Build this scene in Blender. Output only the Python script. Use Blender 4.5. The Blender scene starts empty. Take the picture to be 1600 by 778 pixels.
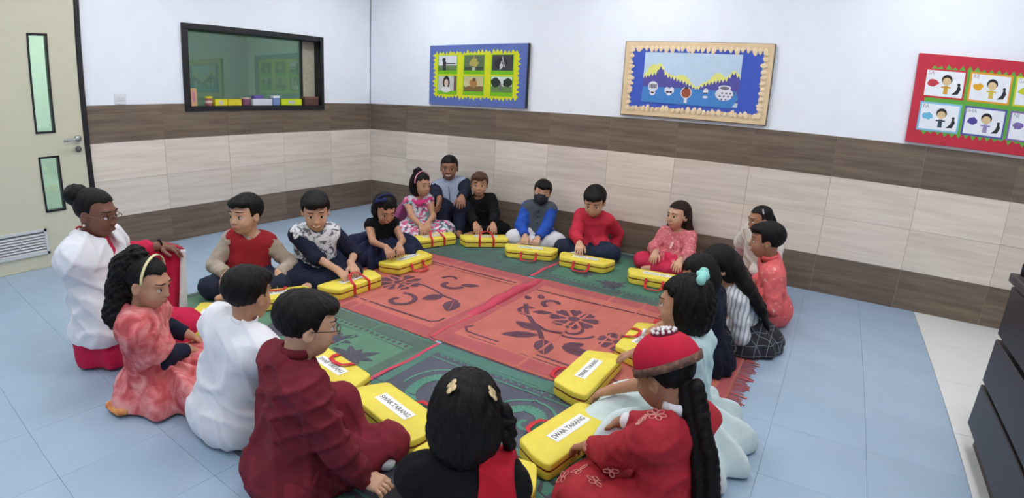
import bpy, math, random
import numpy as np
from mathutils import Vector, Matrix
random.seed(7); np.random.seed(7)
sc = bpy.context.scene
COL = sc.collection

# ------------------------------------------------------------------ camera
# wide phone lens with barrel distortion: r = F*t*(1+K*t^2)
FPX, KD = 829.14, 0.2015
CAM = np.array([4.78338, -4.41146, 1.25854])
YAW, PITCH, ROLL = -0.556479, 0.271101, -0.048999
def cam_rows():
    cy, sy, cp, sp = math.cos(YAW), math.sin(YAW), math.cos(PITCH), math.sin(PITCH)
    f = np.array([sy*cp, cy*cp, -sp]); r = np.array([cy, -sy, 0.]); d = np.cross(f, r)
    cr, sr = math.cos(ROLL), math.sin(ROLL)
    return np.array([cr*r+sr*d, -sr*r+cr*d, f])
RC = cam_rows()
cd = bpy.data.cameras.new('camera'); cam = bpy.data.objects.new('camera', cd); COL.objects.link(cam)
m = Matrix.Identity(4)
for i in range(3):
    m[i][0] = RC[0][i]; m[i][1] = -RC[1][i]; m[i][2] = -RC[2][i]; m[i][3] = CAM[i]
cam.matrix_world = m
cd.type = 'PANO'; cd.panorama_type = 'FISHEYE_LENS_POLYNOMIAL'
cd.sensor_width = 36.0; cd.sensor_height = 36.0*778/1600; cd.sensor_fit = 'HORIZONTAL'
cd.fisheye_fov = math.pi
cd.fisheye_polynomial_k0 = 0.0
cd.fisheye_polynomial_k1 = -0.05373295747204363
cd.fisheye_polynomial_k2 = 4.2140058563613567e-05
cd.fisheye_polynomial_k3 = 2.9831977387320525e-05
cd.fisheye_polynomial_k4 = -6.108713115375916e-07
cd.clip_start = 0.01; cd.clip_end = 100
sc.camera = cam

def ray(x, y):
    u = (x-800)/FPX; v = (y-389)/FPX; r = math.hypot(u, v)+1e-9; t = r
    for _ in range(20): t = t-(t*(1+KD*t*t)-r)/(1+3*KD*t*t)
    return np.array([math.sin(t)*u/r, math.sin(t)*v/r, math.cos(t)]) @ RC
def G(x, y, z=0.0):
    """world point at height z seen at photo pixel x, y"""
    d = ray(x, y); return CAM+(z-CAM[2])/d[2]*d
def PX(p):
    q = RC @ (np.array(p, float)-CAM); rr = math.hypot(q[0], q[1]); t = math.atan2(rr, q[2]); g = t*(1+KD*t*t)
    return np.array([800+FPX*g*q[0]/rr, 389+FPX*g*q[1]/rr])

# ------------------------------------------------------------------ world, exposure
w = bpy.data.worlds.new('world'); sc.world = w; w.use_nodes = True
w.node_tree.nodes['Background'].inputs[0].default_value = (.80, .88, 1, 1)
w.node_tree.nodes['Background'].inputs[1].default_value = .3
sc.view_settings.view_transform = 'Standard'; sc.view_settings.look = 'None'
sc.view_settings.gamma = 1; sc.view_settings.exposure = 0.1
sc.view_settings.use_curve_mapping = False
LAMP_POWER = 15.5      # emission of the ceiling panels

# ------------------------------------------------------------------ materials
def lin(c):
    return tuple(((v/255)/12.92 if v/255 <= .04045 else ((v/255+.055)/1.055)**2.4) for v in c)+(1,)
MATS = {}
def nodes(name):
    mt = bpy.data.materials.new(name); mt.use_nodes = True; nt = mt.node_tree
    return mt, nt, nt.nodes['Principled BSDF']
def N(nt, t, **kw):
    n = nt.nodes.new(t)
    for k, v in kw.items():
        if k in n.inputs: n.inputs[k].default_value = v
        else: setattr(n, k, v)
    return n
def M(name, rgb, rough=.7, var=.12, scale=30, bump=.0, bscale=200, stretch=None, spec=.4, metal=0, sheen=0, rnd=0):
    """plain coloured surface: colour with fine noise variation and a little relief"""
    if name in MATS: return MATS[name]
    mt, nt, b = nodes(name); L = nt.links
    tc = N(nt, 'ShaderNodeTexCoord'); src = tc.outputs['Object']
    if stretch:
        mp = N(nt, 'ShaderNodeMapping'); mp.inputs['Scale'].default_value = stretch; L.new(src, mp.inputs[0]); src = mp.outputs[0]
    nz = N(nt, 'ShaderNodeTexNoise', Scale=scale, Detail=4.0); L.new(src, nz.inputs['Vector'])
    c = lin(rgb)
    rp = N(nt, 'ShaderNodeValToRGB'); e = rp.color_ramp.elements
    e[0].position = .3; e[1].position = .7
    e[0].color = tuple(v*(1-var) for v in c[:3])+(1,); e[1].color = tuple(min(1, v*(1+var)) for v in c[:3])+(1,)
    L.new(nz.outputs['Fac'], rp.inputs[0]); out = rp.outputs[0]
    if rnd:
        oi = N(nt, 'ShaderNodeObjectInfo'); mr = N(nt, 'ShaderNodeMapRange'); mr.inputs[3].default_value = 1-rnd; mr.inputs[4].default_value = 1+rnd
        L.new(oi.outputs['Random'], mr.inputs[0])
        mx = N(nt, 'ShaderNodeVectorMath', operation='SCALE'); L.new(out, mx.inputs[0]); L.new(mr.outputs[0], mx.inputs['Scale']); out = mx.outputs[0]
    L.new(out, b.inputs['Base Color'])
    b.inputs['Roughness'].default_value = rough; b.inputs['Metallic'].default_value = metal
    b.inputs['Specular IOR Level'].default_value = spec
    if sheen: b.inputs['Sheen Weight'].default_value = sheen
    if bump:
        n2 = N(nt, 'ShaderNodeTexNoise', Scale=bscale, Detail=3.0); L.new(src, n2.inputs['Vector'])
        bp = N(nt, 'ShaderNodeBump', Strength=bump, Distance=.004); L.new(n2.outputs['Fac'], bp.inputs['Height']); L.new(bp.outputs[0], b.inputs['Normal'])
    MATS[name] = mt; return mt
def Mramp(name, stops, kind='noise', scale=20, detail=3, rough=.8, const=False, stretch=None, bump=.2, dist=0.0):
    """printed cloth: a noise or cell pattern through a colour ramp"""
    if name in MATS: return MATS[name]
    mt, nt, b = nodes(name); L = nt.links
    tc = N(nt, 'ShaderNodeTexCoord'); src = tc.outputs['Object']
    if stretch:
        mp = N(nt, 'ShaderNodeMapping'); mp.inputs['Scale'].default_value = stretch; L.new(src, mp.inputs[0]); src = mp.outputs[0]
    if kind == 'noise':
        t = N(nt, 'ShaderNodeTexNoise', Scale=scale, Detail=detail, Distortion=dist); o = t.outputs['Fac']
    elif kind == 'voronoi':
        t = N(nt, 'ShaderNodeTexVoronoi', Scale=scale); o = t.outputs['Distance']
    elif kind == 'cells':
        t = N(nt, 'ShaderNodeTexVoronoi', Scale=scale); sp = N(nt, 'ShaderNodeSeparateColor'); L.new(t.outputs['Color'], sp.inputs[0]); o = sp.outputs[0]
    elif kind == 'wave':
        t = N(nt, 'ShaderNodeTexWave', Scale=scale, Distortion=dist, Detail=detail); o = t.outputs['Fac']
    L.new(src, t.inputs['Vector'])
    rp = N(nt, 'ShaderNodeValToRGB'); cr = rp.color_ramp
    if const: cr.interpolation = 'CONSTANT'
    while len(cr.elements) < len(stops): cr.elements.new(.5)
    for e, (p, c) in zip(cr.elements, stops): e.position = p; e.color = lin(c)
    L.new(o, rp.inputs[0]); L.new(rp.outputs[0], b.inputs['Base Color'])
    b.inputs['Roughness'].default_value = rough
    if bump:
        n2 = N(nt, 'ShaderNodeTexNoise', Scale=150.0); L.new(tc.outputs['Object'], n2.inputs['Vector'])
        bp = N(nt, 'ShaderNodeBump', Strength=bump, Distance=.003); L.new(n2.outputs['Fac'], bp.inputs['Height']); L.new(bp.outputs[0], b.inputs['Normal'])
    MATS[name] = mt; return mt
def Mplaid(name):
    if name in MATS: return MATS[name]
    mt, nt, b = nodes(name); L = nt.links
    tc = N(nt, 'ShaderNodeTexCoord'); prev = None
    for ax, sc_ in (('X', 5.2), ('Z', 6.0), ('Y', 5.2)):
        wv = N(nt, 'ShaderNodeTexWave', Scale=sc_, Distortion=.15, bands_direction=ax); wv.inputs['Detail Scale'].default_value = 3.0; L.new(tc.outputs['Object'], wv.inputs['Vector'])
        gt = N(nt, 'ShaderNodeMath', operation='GREATER_THAN'); gt.inputs[1].default_value = .988; L.new(wv.outputs['Fac'], gt.inputs[0])
        if prev is None: prev = gt.outputs[0]
        else:
            mxx = N(nt, 'ShaderNodeMath', operation='MAXIMUM'); L.new(prev, mxx.inputs[0]); L.new(gt.outputs[0], mxx.inputs[1]); prev = mxx.outputs[0]
    mx = N(nt, 'ShaderNodeMix', data_type='RGBA'); mx.inputs[6].default_value = lin((34, 34, 40)); mx.inputs[7].default_value = lin((104, 112, 120))
    L.new(prev, mx.inputs[0]); L.new(mx.outputs[2], b.inputs['Base Color']); b.inputs['Roughness'].default_value = .85
    MATS[name] = mt; return mt
def Mglass(name, rgb, alpha_mix=.75, rough=.02):
    if name in MATS: return MATS[name]
    mt, nt, b = nodes(name); L = nt.links
    tr = N(nt, 'ShaderNodeBsdfTransparent'); tr.inputs[0].default_value = lin(rgb)
    gl = N(nt, 'ShaderNodeBsdfGlossy'); gl.inputs['Roughness'].default_value = rough
    fr = N(nt, 'ShaderNodeFresnel'); fr.inputs[0].default_value = 1.5
    mr = N(nt, 'ShaderNodeMath', operation='MULTIPLY_ADD'); mr.inputs[1].default_value = 1.0; mr.inputs[2].default_value = 1-alpha_mix
    L.new(fr.outputs[0], mr.inputs[0])
    mx = N(nt, 'ShaderNodeMixShader'); L.new(mr.outputs[0], mx.inputs[0]); L.new(tr.outputs[0], mx.inputs[1]); L.new(gl.outputs[0], mx.inputs[2])
    L.new(mx.outputs[0], nt.nodes['Material Output'].inputs[0]); MATS[name] = mt; return mt
def Memit(name, rgb, st):
    if name in MATS: return MATS[name]
    mt, nt, b = nodes(name); b.inputs['Base Color'].default_value = lin(rgb)
    b.inputs['Emission Color'].default_value = lin(rgb); b.inputs['Emission Strength'].default_value = st
    MATS[name] = mt; return mt

# ------------------------------------------------------------------ mesh helpers
def tag(o, label=None, cat=None, group=None, kind=None):
    if label: o['label'] = label
    if cat: o['category'] = cat
    if group: o['group'] = group
    if kind: o['kind'] = kind
    return o
def link(name, me, mat, parent=None, loc=(0, 0, 0), rotz=0):
    o = bpy.data.objects.new(name, me); COL.objects.link(o)
    if mat is not None and not me.materials: me.materials.append(mat)
    o.location = loc; o.rotation_euler = (0, 0, rotz)
    if parent is not None: o.parent = parent
    return o
def empty(name, loc=(0, 0, 0), rotz=0):
    o = bpy.data.objects.new(name, None); COL.objects.link(o); o.location = loc; o.rotation_euler = (0, 0, rotz)
    o.empty_display_size = .05; return o
def mesh(name, v, f, smooth=False):
    me = bpy.data.meshes.new(name); me.from_pydata([tuple(map(float, p)) for p in v], [], [tuple(q) for q in f]); me.update()
    if smooth: me.polygons.foreach_set('use_smooth', [True]*len(me.polygons))
    return me
class MB:
    """collects simple shapes into one mesh"""
    def __init__(s): s.v = []; s.f = []
    def add(s, v, f):
        n = len(s.v); s.v += [tuple(p) for p in v]; s.f += [tuple(i+n for i in q) for q in f]; return s
    def box(s, lo, hi):
        x0, y0, z0 = lo; x1, y1, z1 = hi
        return s.add([(x0,y0,z0),(x1,y0,z0),(x1,y1,z0),(x0,y1,z0),(x0,y0,z1),(x1,y0,z1),(x1,y1,z1),(x0,y1,z1)],
                     [(0,3,2,1),(4,5,6,7),(0,1,5,4),(1,2,6,5),(2,3,7,6),(3,0,4,7)])
    def bbox(s, lo, hi, b=.003):
        """box with chamfered edges"""
        lo = np.array(lo, float); hi = np.array(hi, float); b = min(b, *( (hi-lo)*.45)); vs = []; idx = {}
        for sx in (0, 1):
            for sy in (0, 1):
                for sz in (0, 1):
                    c = np.where([sx, sy, sz], hi, lo); sg = np.where([sx, sy, sz], -1, 1)
                    for ax in range(3):
                        p = c+sg*b; p[ax] = c[ax]; idx[(sx, sy, sz, ax)] = len(vs); vs.append(p)
        fs = []
        def I(a, k): return idx[(a[0], a[1], a[2], k)]
        for ax in range(3):
            o1, o2 = (ax+1) % 3, (ax+2) % 3
            for e in (0, 1):
                q = []
                for (a, c) in ((0, 0), (1, 0), (1, 1), (0, 1)):
                    k = [0, 0, 0]; k[ax] = e; k[o1] = a; k[o2] = c; q.append(I(k, ax))
                fs.append(q if e else q[::-1])
            for a in (0, 1):
                for c in (0, 1):
                    k0 = [0, 0, 0]; k0[o1] = a; k0[o2] = c; k1 = list(k0); k1[ax] = 1
                    q = [I(k0, o1), I(k1, o1), I(k1, o2), I(k0, o2)]
                    fs.append(q if (a == c) else q[::-1])
        for sx in (0, 1):
            for sy in (0, 1):
                for sz in (0, 1):
                    q = [idx[(sx, sy, sz, k)] for k in range(3)]; fs.append(q if (sx+sy+sz) % 2 else q[::-1])
        return s.add(vs, fs)
    def tube(s, pts, r, n=8, closed=False):
        pts = [np.array(p, float) for p in pts]; m_ = len(pts); rr = r if hasattr(r, '__len__') else [r]*m_
        up = np.array([0, 0, 1.]); V = []; F = []
        for i, p in enumerate(pts):
            a = pts[(i-1) % m_] if (closed or i > 0) else p; b = pts[(i+1) % m_] if (closed or i < m_-1) else p
            t = (b-a)/(np.linalg.norm(b-a)+1e-9)
            if i == 0:
                x = np.cross(t, up)
                if np.linalg.norm(x) < .1: x = np.cross(t, [1, 0, 0])
            else: x = px_-t*np.dot(px_, t)
            x = x/np.linalg.norm(x); px_ = x; y = np.cross(t, x)
            for k in range(n):
                an = 2*math.pi*k/n; V.append(p+rr[i]*(math.cos(an)*x+math.sin(an)*y))
        for i in range(m_ if closed else m_-1):
            for k in range(n):
                a = i*n+k; b = i*n+(k+1) % n; j = ((i+1) % m_)*n
                F.append((a, j+k, j+(k+1) % n, b))
        if not closed: F.append(tuple(range(n))); F.append(tuple((m_-1)*n+k for k in range(n))[::-1])
        return s.add(V, F)
    def ribbon(s, pts, wdir, w_, t_=.002):
        """flat strap along pts, wdir = width directions"""
        pts = [np.array(p, float) for p in pts]; V = []; F = []
        for i, p in enumerate(pts):
            a = pts[max(i-1, 0)]; b = pts[min(i+1, len(pts)-1)]; t = (b-a)/(np.linalg.norm(b-a)+1e-9)
            wd = np.array(wdir[i] if hasattr(wdir[0], '__len__') else wdir, float); wd = wd-t*np.dot(wd, t); wd /= np.linalg.norm(wd)+1e-9
            n = np.cross(t, wd)
            for (sx, sn) in ((-1, -1), (1, -1), (1, 1), (-1, 1)): V.append(p+wd*w_/2*sx+n*t_/2*sn)
        for i in range(len(pts)-1):
            for k in range(4): F.append((i*4+k, i*4+(k+1) % 4, i*4+4+(k+1) % 4, i*4+4+k))
        e = (len(pts)-1)*4
        F += [(3, 2, 1, 0), (e, e+1, e+2, e+3)]
        return s.add(V, F)
    def ellipsoid(s, c, r, R=None, nu=12, nv=8):
        V = []; F = []
        for j in range(nv+1):
            ph = math.pi*j/nv
            for i in range(nu):
                th = 2*math.pi*i/nu; p = np.array([r[0]*math.sin(ph)*math.cos(th), r[1]*math.sin(ph)*math.sin(th), r[2]*math.cos(ph)])
                V.append(np.array(c)+(R @ p if R is not None else p))
        for j in range(nv):
            for i in range(nu): F.append((j*nu+i, (j+1)*nu+i, (j+1)*nu+(i+1) % nu, j*nu+(i+1) % nu))
        return s.add(V, F)
    def prism(s, poly, fn, t):
        """flat outline poly (u,v) of thickness t; fn(u,v,d) gives the point"""
        n = len(poly); ar = sum(poly[i][0]*poly[(i+1) % n][1]-poly[(i+1) % n][0]*poly[i][1] for i in range(n))
        if ar < 0: poly = poly[::-1]
        V = [fn(u, v, t) for u, v in poly]+[fn(u, v, 0) for u, v in poly]
        return s.add(V, [tuple(range(n))]+[(i, i+n, (i+1) % n+n, (i+1) % n) for i in range(n)])
    def build(s, name, mat, parent=None, smooth=False, loc=(0, 0, 0), rotz=0):
        return link(name, mesh(name, s.v, s.f, smooth), mat, parent, loc, rotz)
def struct(o): o['kind'] = 'structure'; return o
def arc(c, r, a0, a1, n=12): return [(c[0]+r*math.cos(a0+(a1-a0)*i/n), c[1]+r*math.sin(a0+(a1-a0)*i/n)) for i in range(n+1)]
def blob(c, rx, ry, n=16, wob=0, seed=0):
    rn = random.Random(seed); return [(c[0]+rx*math.cos(2*math.pi*i/n)*(1+wob*rn.uniform(-1, 1)), c[1]+ry*math.sin(2*math.pi*i/n)*(1+wob*rn.uniform(-1, 1))) for i in range(n)]

# ------------------------------------------------------------------ the room
XW, YF, ZC = 7.3, -6.6, 2.8          # right wall, front wall, ceiling
H1, H2, H3 = 1.1888, .8929, .2919    # dado lines
def GX(x, y, X=0.0):
    d = ray(x, y); return CAM+(X-CAM[0])/d[0]*d
def GY(x, y, Y=0.0):
    d = ray(x, y); return CAM+(Y-CAM[1])/d[1]*d
PLASTER = M('white_plaster', (238, 243, 251), .85, .015, 6, .03, 120)
def tile_mat(name, a, b_):
    mt, nt, b = nodes(name); L = nt.links
    tc = N(nt, 'ShaderNodeTexCoord'); oi = N(nt, 'ShaderNodeObjectInfo')
    ad = N(nt, 'ShaderNodeVectorMath', operation='ADD'); L.new(tc.outputs['Object'], ad.inputs[0])
    cb = N(nt, 'ShaderNodeVectorMath', operation='SCALE'); cb.inputs[0].default_value = (7, 5, 9); L.new(oi.outputs['Random'], cb.inputs['Scale']); L.new(cb.outputs[0], ad.inputs[1])
    mp = N(nt, 'ShaderNodeMapping'); mp.inputs['Scale'].default_value = (1.1, 1.1, 17); L.new(ad.outputs[0], mp.inputs[0])
    nz = N(nt, 'ShaderNodeTexNoise', Scale=1.6, Detail=5.0, Roughness=.62); L.new(mp.outputs[0], nz.inputs['Vector'])
    rp = N(nt, 'ShaderNodeValToRGB'); e = rp.color_ramp.elements; e[0].position = .3; e[0].color = lin(a); e[1].position = .72; e[1].color = lin(b_)
    L.new(nz.outputs['Fac'], rp.inputs[0])
    mr = N(nt, 'ShaderNodeMapRange'); mr.inputs[3].default_value = .93; mr.inputs[4].default_value = 1.07; L.new(oi.outputs['Random'], mr.inputs[0])
    sc_ = N(nt, 'ShaderNodeVectorMath', operation='SCALE'); L.new(rp.outputs[0], sc_.inputs[0]); L.new(mr.outputs[0], sc_.inputs['Scale']); L.new(sc_.outputs[0], b.inputs['Base Color'])
    sp = N(nt, 'ShaderNodeSeparateXYZ'); L.new(tc.outputs['Object'], sp.inputs[0])
    md = N(nt, 'ShaderNodeMath', operation='PINGPONG'); md.inputs[1].default_value = .0375; L.new(sp.outputs[2], md.inputs[0])
    lt = N(nt, 'ShaderNodeMath', operation='LESS_THAN'); lt.inputs[1].default_value = .0016; L.new(md.outputs[0], lt.inputs[0])
    n3 = N(nt, 'ShaderNodeTexNoise', Scale=3.0); L.new(ad.outputs[0], n3.inputs['Vector'])
    r3 = N(nt, 'ShaderNodeMapRange'); r3.inputs[1].default_value = .45; r3.inputs[2].default_value = .7; r3.inputs[4].default_value = .55; L.new(n3.outputs['Fac'], r3.inputs[0])
    mm = N(nt, 'ShaderNodeMath', operation='MULTIPLY'); L.new(lt.outputs[0], mm.inputs[0]); L.new(r3.outputs[0], mm.inputs[1])
    gm = N(nt, 'ShaderNodeMix', data_type='RGBA'); L.new(mm.outputs[0], gm.inputs[0]); L.new(sc_.outputs[0], gm.inputs[6]); gm.inputs[7].default_value = tuple(min(1, v*1.35) for v in lin(b_)[:3])+(1,)
    L.new(gm.outputs[2], b.inputs['Base Color'])
    b.inputs['Roughness'].default_value = .38; b.inputs['Specular IOR Level'].default_value = .35
    bp = N(nt, 'ShaderNodeBump', Strength=.12, Distance=.003); L.new(nz.outputs['Fac'], bp.inputs['Height']); L.new(bp.outputs[0], b.inputs['Normal'])
    return mt
T_DARK = tile_mat('dark_wood_tile', (98, 84, 71), (131, 116, 101)); T_LIGHT = tile_mat('pale_wood_tile', (210, 197, 183), (231, 220, 208))
GROUT = M('cream_grout', (172, 160, 149), .8, .03)
BLACK = M('black_frame', (27, 28, 32), .45, .1, 40)

# floor slab with vinyl squares and a pale tiled margin
floor = struct(MB().box((-.0, YF, -.06), (XW, 0.0, -.0045)).build('floor', M('floor_seam', (112, 130, 150), .8)))
VIN = M('blue_vinyl', (157, 178, 199), .27, .04, 3.0, .04, 60, spec=.4, rnd=.01)
PALE = M('pale_floor_tile', (222, 223, 220), .3, .02, 5, spec=.4, rnd=.012)
xe = [5.535-.39*i for i in range(15)]; xe = [x for x in xe if x > .05]+[0]
ye = [0]+[-.22-.39*i for i in range(13)]
vt = {}
for i in range(len(xe)-1):
    for j in range(len(ye)-1):
        sx, sy = round(xe[i]-xe[i+1], 4), round(ye[j]-ye[j+1], 4)
        if (sx, sy) not in vt: vt[(sx, sy)] = mesh('vinyl_tile', *(lambda b: (b.v, b.f))(MB().bbox((-sx/2+.0004, -sy/2+.0004, -.005), (sx/2-.0004, sy/2-.0004, 0), .0005)))
        link('vinyl_tile', vt[(sx, sy)], VIN, floor, ((xe[i]+xe[i+1])/2, (ye[j]+ye[j+1])/2, 0))
MB().bbox((0, YF, -.005), (5.535, ye[-1]-.001, 0), .0008).build('vinyl_sheet', VIN, floor)
pm = mesh('pale_tile', *(lambda b: (b.v, b.f))(MB().bbox((-.2985, -.2985, -.005), (.2985, .2985, .001), .001)))
for i in range(3):
    for j in range(11): link('pale_tile', pm, PALE, floor, (5.5365+.3+.6*i, -.3-.6*j, 0))

# back wall, dado tiles as parts
wb = struct(MB().box((0, .007, 0), (XW, .2, ZC)).build('wall_back', PLASTER))
MB().box((0, .003, 0), (XW, .0069, H1-.001)).build('grout_bed', GROUT, wb)
bx = [0, .581]+[.581+.6*i for i in range(1, 12)]; bx[-1] = XW-.2
rows = [(H2, H1, T_DARK), ((H2+H3)/2, H2, T_LIGHT), (H3, (H2+H3)/2, T_LIGHT), (0, H3, T_DARK)]
def wall_tile(parent, axis, a, b, z0, z1, mat):
    g_ = .0012; c = (a+b)/2; hw = abs(b-a)/2-g_; hz = (z1-z0)/2-g_
    key = (axis, round(hw, 4), round(hz, 4), mat.name)
    if key not in vt:
        mb = MB().bbox((-hw, 0, -hz), (hw, .006, hz), .0012) if axis == 'x' else MB().bbox((-.006, -hw, -hz), (0, hw, hz), .0012)
        vt[key] = mesh('wall_tile', mb.v, mb.f)
    link('wall_tile', vt[key], mat, parent, (c, 0, (z0+z1)/2) if axis == 'x' else (0, c, (z0+z1)/2))
for i in range(len(bx)-1):
    for (z0, z1, mt) in rows: wall_tile(wb, 'x', bx[i], bx[i+1], z0, z1, mt)

# left wall with the interior window and the door opening
WY0, WY1, WZ0, WZ1 = -2.18, -.67, 1.12, 1.868
DY1 = -2.985; DY0 = -3.98; DZ = 2.12
wl = MB()
wl.box((-.16, WY1, 0), (-.007, .0, ZC)); wl.box((-.16, WY0, 0), (-.007, WY1, WZ0)); wl.box((-.16, WY0, WZ1), (-.007, WY1, ZC))
wl.box((-.16, DY1, 0), (-.007, WY0, ZC)); wl.box((-.16, DY0, DZ), (-.007, DY1, ZC)); wl.box((-.16, YF, 0), (-.007, DY0, ZC))
wl = struct(wl.build('wall_left', PLASTER))
gl_ = MB(); gl_.box((-.0069, WY1, 0), (-.003, -.0, H1-.001)); gl_.box((-.0069, WY0, 0), (-.003, WY1, WZ0)); gl_.box((-.0069, DY1, 0), (-.003, WY0, H1-.001)); gl_.build('grout_bed', GROUT, wl)
ly = [0]+[-(.5835+.6*i) for i in range(5)]; ly[-1] = DY1
for i in range(len(ly)-1):
    for (z0, z1, mt) in rows:
        a, b = ly[i+1], ly[i]
        if z1 > WZ0:
            if b <= WY0 or a >= WY1: wall_tile(wl, 'y', a, b, z0, z1, mt)
            else:
                g_ = .0012; lo_, hi_ = a+g_, b-g_; out = [(lo_, z0+g_), (hi_, z0+g_)]
                out += [(hi_, z1-g_), (WY1, z1-g_), (WY1, WZ0)] if hi_ > WY1 else [(hi_, WZ0)]
                out += [(WY0, WZ0), (WY0, z1-g_), (lo_, z1-g_)] if lo_ < WY0 else [(lo_, WZ0)]
                c_ = ((a+b)/2, (z0+z1)/2); MB().prism([(u-c_[0], v-c_[1]) for u, v in out], lambda u, v, d: (-.006+d, u, v), .006).build('wall_tile', mt, wl, loc=(0, c_[0], c_[1]))
        else: wall_tile(wl, 'y', a, b, z0, z1, mt)
struct(MB().box((XW-.2, YF, 0), (XW, 0, ZC)).build('wall_right', PLASTER))
struct(MB().box((0, YF-.15, 0), (XW, YF, ZC)).build('wall_front', PLASTER))
ceil = struct(MB().box((-.16, YF, ZC), (XW, .2, ZC+.1)).build('ceiling', M('white_ceiling', (240, 241, 243), .9, .01)))
LP = Memit('lamp_diffuser', (250, 251, 252), LAMP_POWER)
n_l = 0
for x in (1.2, 3.3, 5.4):
    for y in (-.95, -2.75, -4.55):
        l = empty('ceiling_light', (x, y, ZC)); n_l += 1
        tag(l, 'ceiling light panel %s, %s' % ({1.2: 'in the row nearest the door', 3.3: 'in the middle row', 5.4: 'in the row nearest the desk'}[x], {-.95: 'closest to the display boards', -2.75: 'over the mats', -4.55: 'farthest from the display boards'}[y]), 'light', 'ceiling light panels')
        f_ = MB(); 
        for (a, b) in (((-.31, -.31), (.31, -.29)), ((-.31, .29), (.31, .31)), ((-.31, -.29), (-.29, .29)), ((.29, -.29), (.31, .29))): f_.box((a[0], a[1], -.03), (b[0], b[1], -.001))
        f_.build('frame', M('white_metal', (235, 236, 238), .4), l)
        MB().box((-.29, -.29, -.022), (.29, .29, -.012)).build('diffuser', LP, l)

# window: black frame, green glass set back, things on the sill stand in front of it
win = struct(empty('window_1', (0, (WY0+WY1)/2, WZ0))); W2 = (WY1-WY0)/2; WH = WZ1-WZ0
f_ = MB(); bw = .055
for (lo, hi) in (((-.15, -W2, 0), (.014, W2, .042)), ((-.15, -W2, WH-.05), (.014, W2, WH)), ((-.15, -W2, .042), (.014, -W2+bw, WH-.05)), ((-.15, W2-bw*.62, .042), (.014, W2, WH-.05))):
    f_.bbox(lo, hi, .003)
f_.build('window_frame', BLACK, win)
MB().box((-.125, -W2+.05, .03), (-.117, W2-.03, WH-.04)).build('pane', Mglass('green_glass', (184, 200, 190), .975), win)
MB().bbox((-.11, W2-.22, .042), (-.095, W2-.19, WH-.05), .002).build('mullion', BLACK, win)
MB().bbox((-.112, W2-.19, .042), (-.1, W2-.036, WH-.05), .002).build('side_panel', M('beige_panel', (168, 164, 146), .6), win)
# room beyond the window and the door
BR = M('beyond_wall', (180, 188, 180), .9, .03)
bk = MB(); bk.box((-2.7, -5.0, -.06), (-2.6, .2, ZC)); bk.box((-2.7, .0, 0), (-.16, .2, ZC)); bk.box((-2.7, -5.2, 0), (-.16, -5.0, ZC)); bk.box((-2.7, -5.2, ZC), (-.16, .2, ZC+.1))
bk = struct(bk.build('wall_beyond', BR)); struct(MB().box((-2.7, -5.2, -.06), (-.0, .2, -.005)).build('floor_beyond', M('beyond_floor', (150, 160, 165), .6)))
l = empty('ceiling_light', (-1.3, -2.4, ZC)); tag(l, 'ceiling light panel in the room beyond the window', 'light')
MB().box((-.29, -.29, -.022), (.29, .29, -.012)).build('diffuser', Memit('beyond_diffuser', (240, 248, 244), 55.0), l)
l = empty('ceiling_light', (-1.2, -3.9, ZC)); tag(l, 'ceiling light panel in the corridor beyond the door', 'light')
MB().box((-.29, -.29, -.022), (.29, .29, -.012)).build('diffuser', MATS['beyond_diffuser'], l)
nb = empty('notice_board', (-2.598, -1.0, 1.3)); tag(nb, 'dark green notice board seen through the window glass', 'board')
MB().bbox((0, -.9, 0), (.02, .0, .8), .004).build('backing', M('board_green', (86, 110, 96), .8), nb)
for i in range(2):
    for j in range(3): MB().bbox((.02, -.82+.28*j, .1+.36*i), (.024, -.6+.28*j, .38+.36*i), .001).build('sheet', M('board_sheet', (60, 84, 70), .8), nb)

# door leaf with two glazed lights, louvre, lever handle
door = struct(empty('door_1', (0, DY1, 0)))
CREAM = M('cream_laminate', (208, 204, 180), .5, .02, 4, .02, stretch=(1, 1, 3))
MB().bbox((-.13, -.036, 0), (.02, 0, DZ), .002).build('door_frame', BLACK, door)
def yz(px, py): p = GX(px, py, .01); return p[1]-DY1, p[2]
LT = [(-.375, -.235, 1.0, 1.715), (-.378, -.232, .415, .83)]
yv0, yv1, zv0, zv1 = -.88, -.395, .105, .30
d_ = MB(); ys = -.965
# leaf built as boxes around the openings
def leafbox(y0, y1, z0, z1): d_.box((-.035, y0, z0), (.01, y1, z1))
leafbox(-.235, -.04, .012, DZ-.01); leafbox(-.375, -.235, 1.715, DZ-.01); leafbox(-.375, -.235, .83, 1.0); leafbox(-.375, -.235, .012, .415); leafbox(ys, -.375, .012, DZ-.01)
d_.build('door_leaf', CREAM, door)
for (a, b, z0, z1) in LT:
    fr = MB()
    for (lo, hi) in (((-.037, a, z0), (.018, a+.014, z1)), ((-.037, b-.014, z0), (.018, b, z1)), ((-.037, a, z0), (.018, b, z0+.014)), ((-.037, a, z1-.014), (.018, b, z1))): fr.bbox(lo, hi, .002)
    fr = fr.build('light_frame', BLACK, door)
    MB().box((-.016, a+.012, z0+.012), (-.01, b-.012, z1-.012)).build('pane', Mglass('clear_glass', (232, 242, 234), .96), fr)
gr = MB(); WM = M('white_grille', (206, 208, 208), .5, .02)
for (lo, hi) in (((.01, yv0, zv0), (.024, yv1, zv0+.022)), ((.01, yv0, zv1-.022), (.024, yv1, zv1)), ((.01, yv0, zv0), (.024, yv0+.022, zv1)), ((.01, yv1-.022, zv0), (.024, yv1, zv1))): gr.bbox(lo, hi, .002)
gr = gr.build('grille', WM, door)
MB().box((.0102, yv0+.02, zv0+.02), (.0115, yv1-.02, zv1-.02)).build('grille_back', M('grille_dark', (92, 96, 98), .8), gr)
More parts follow.
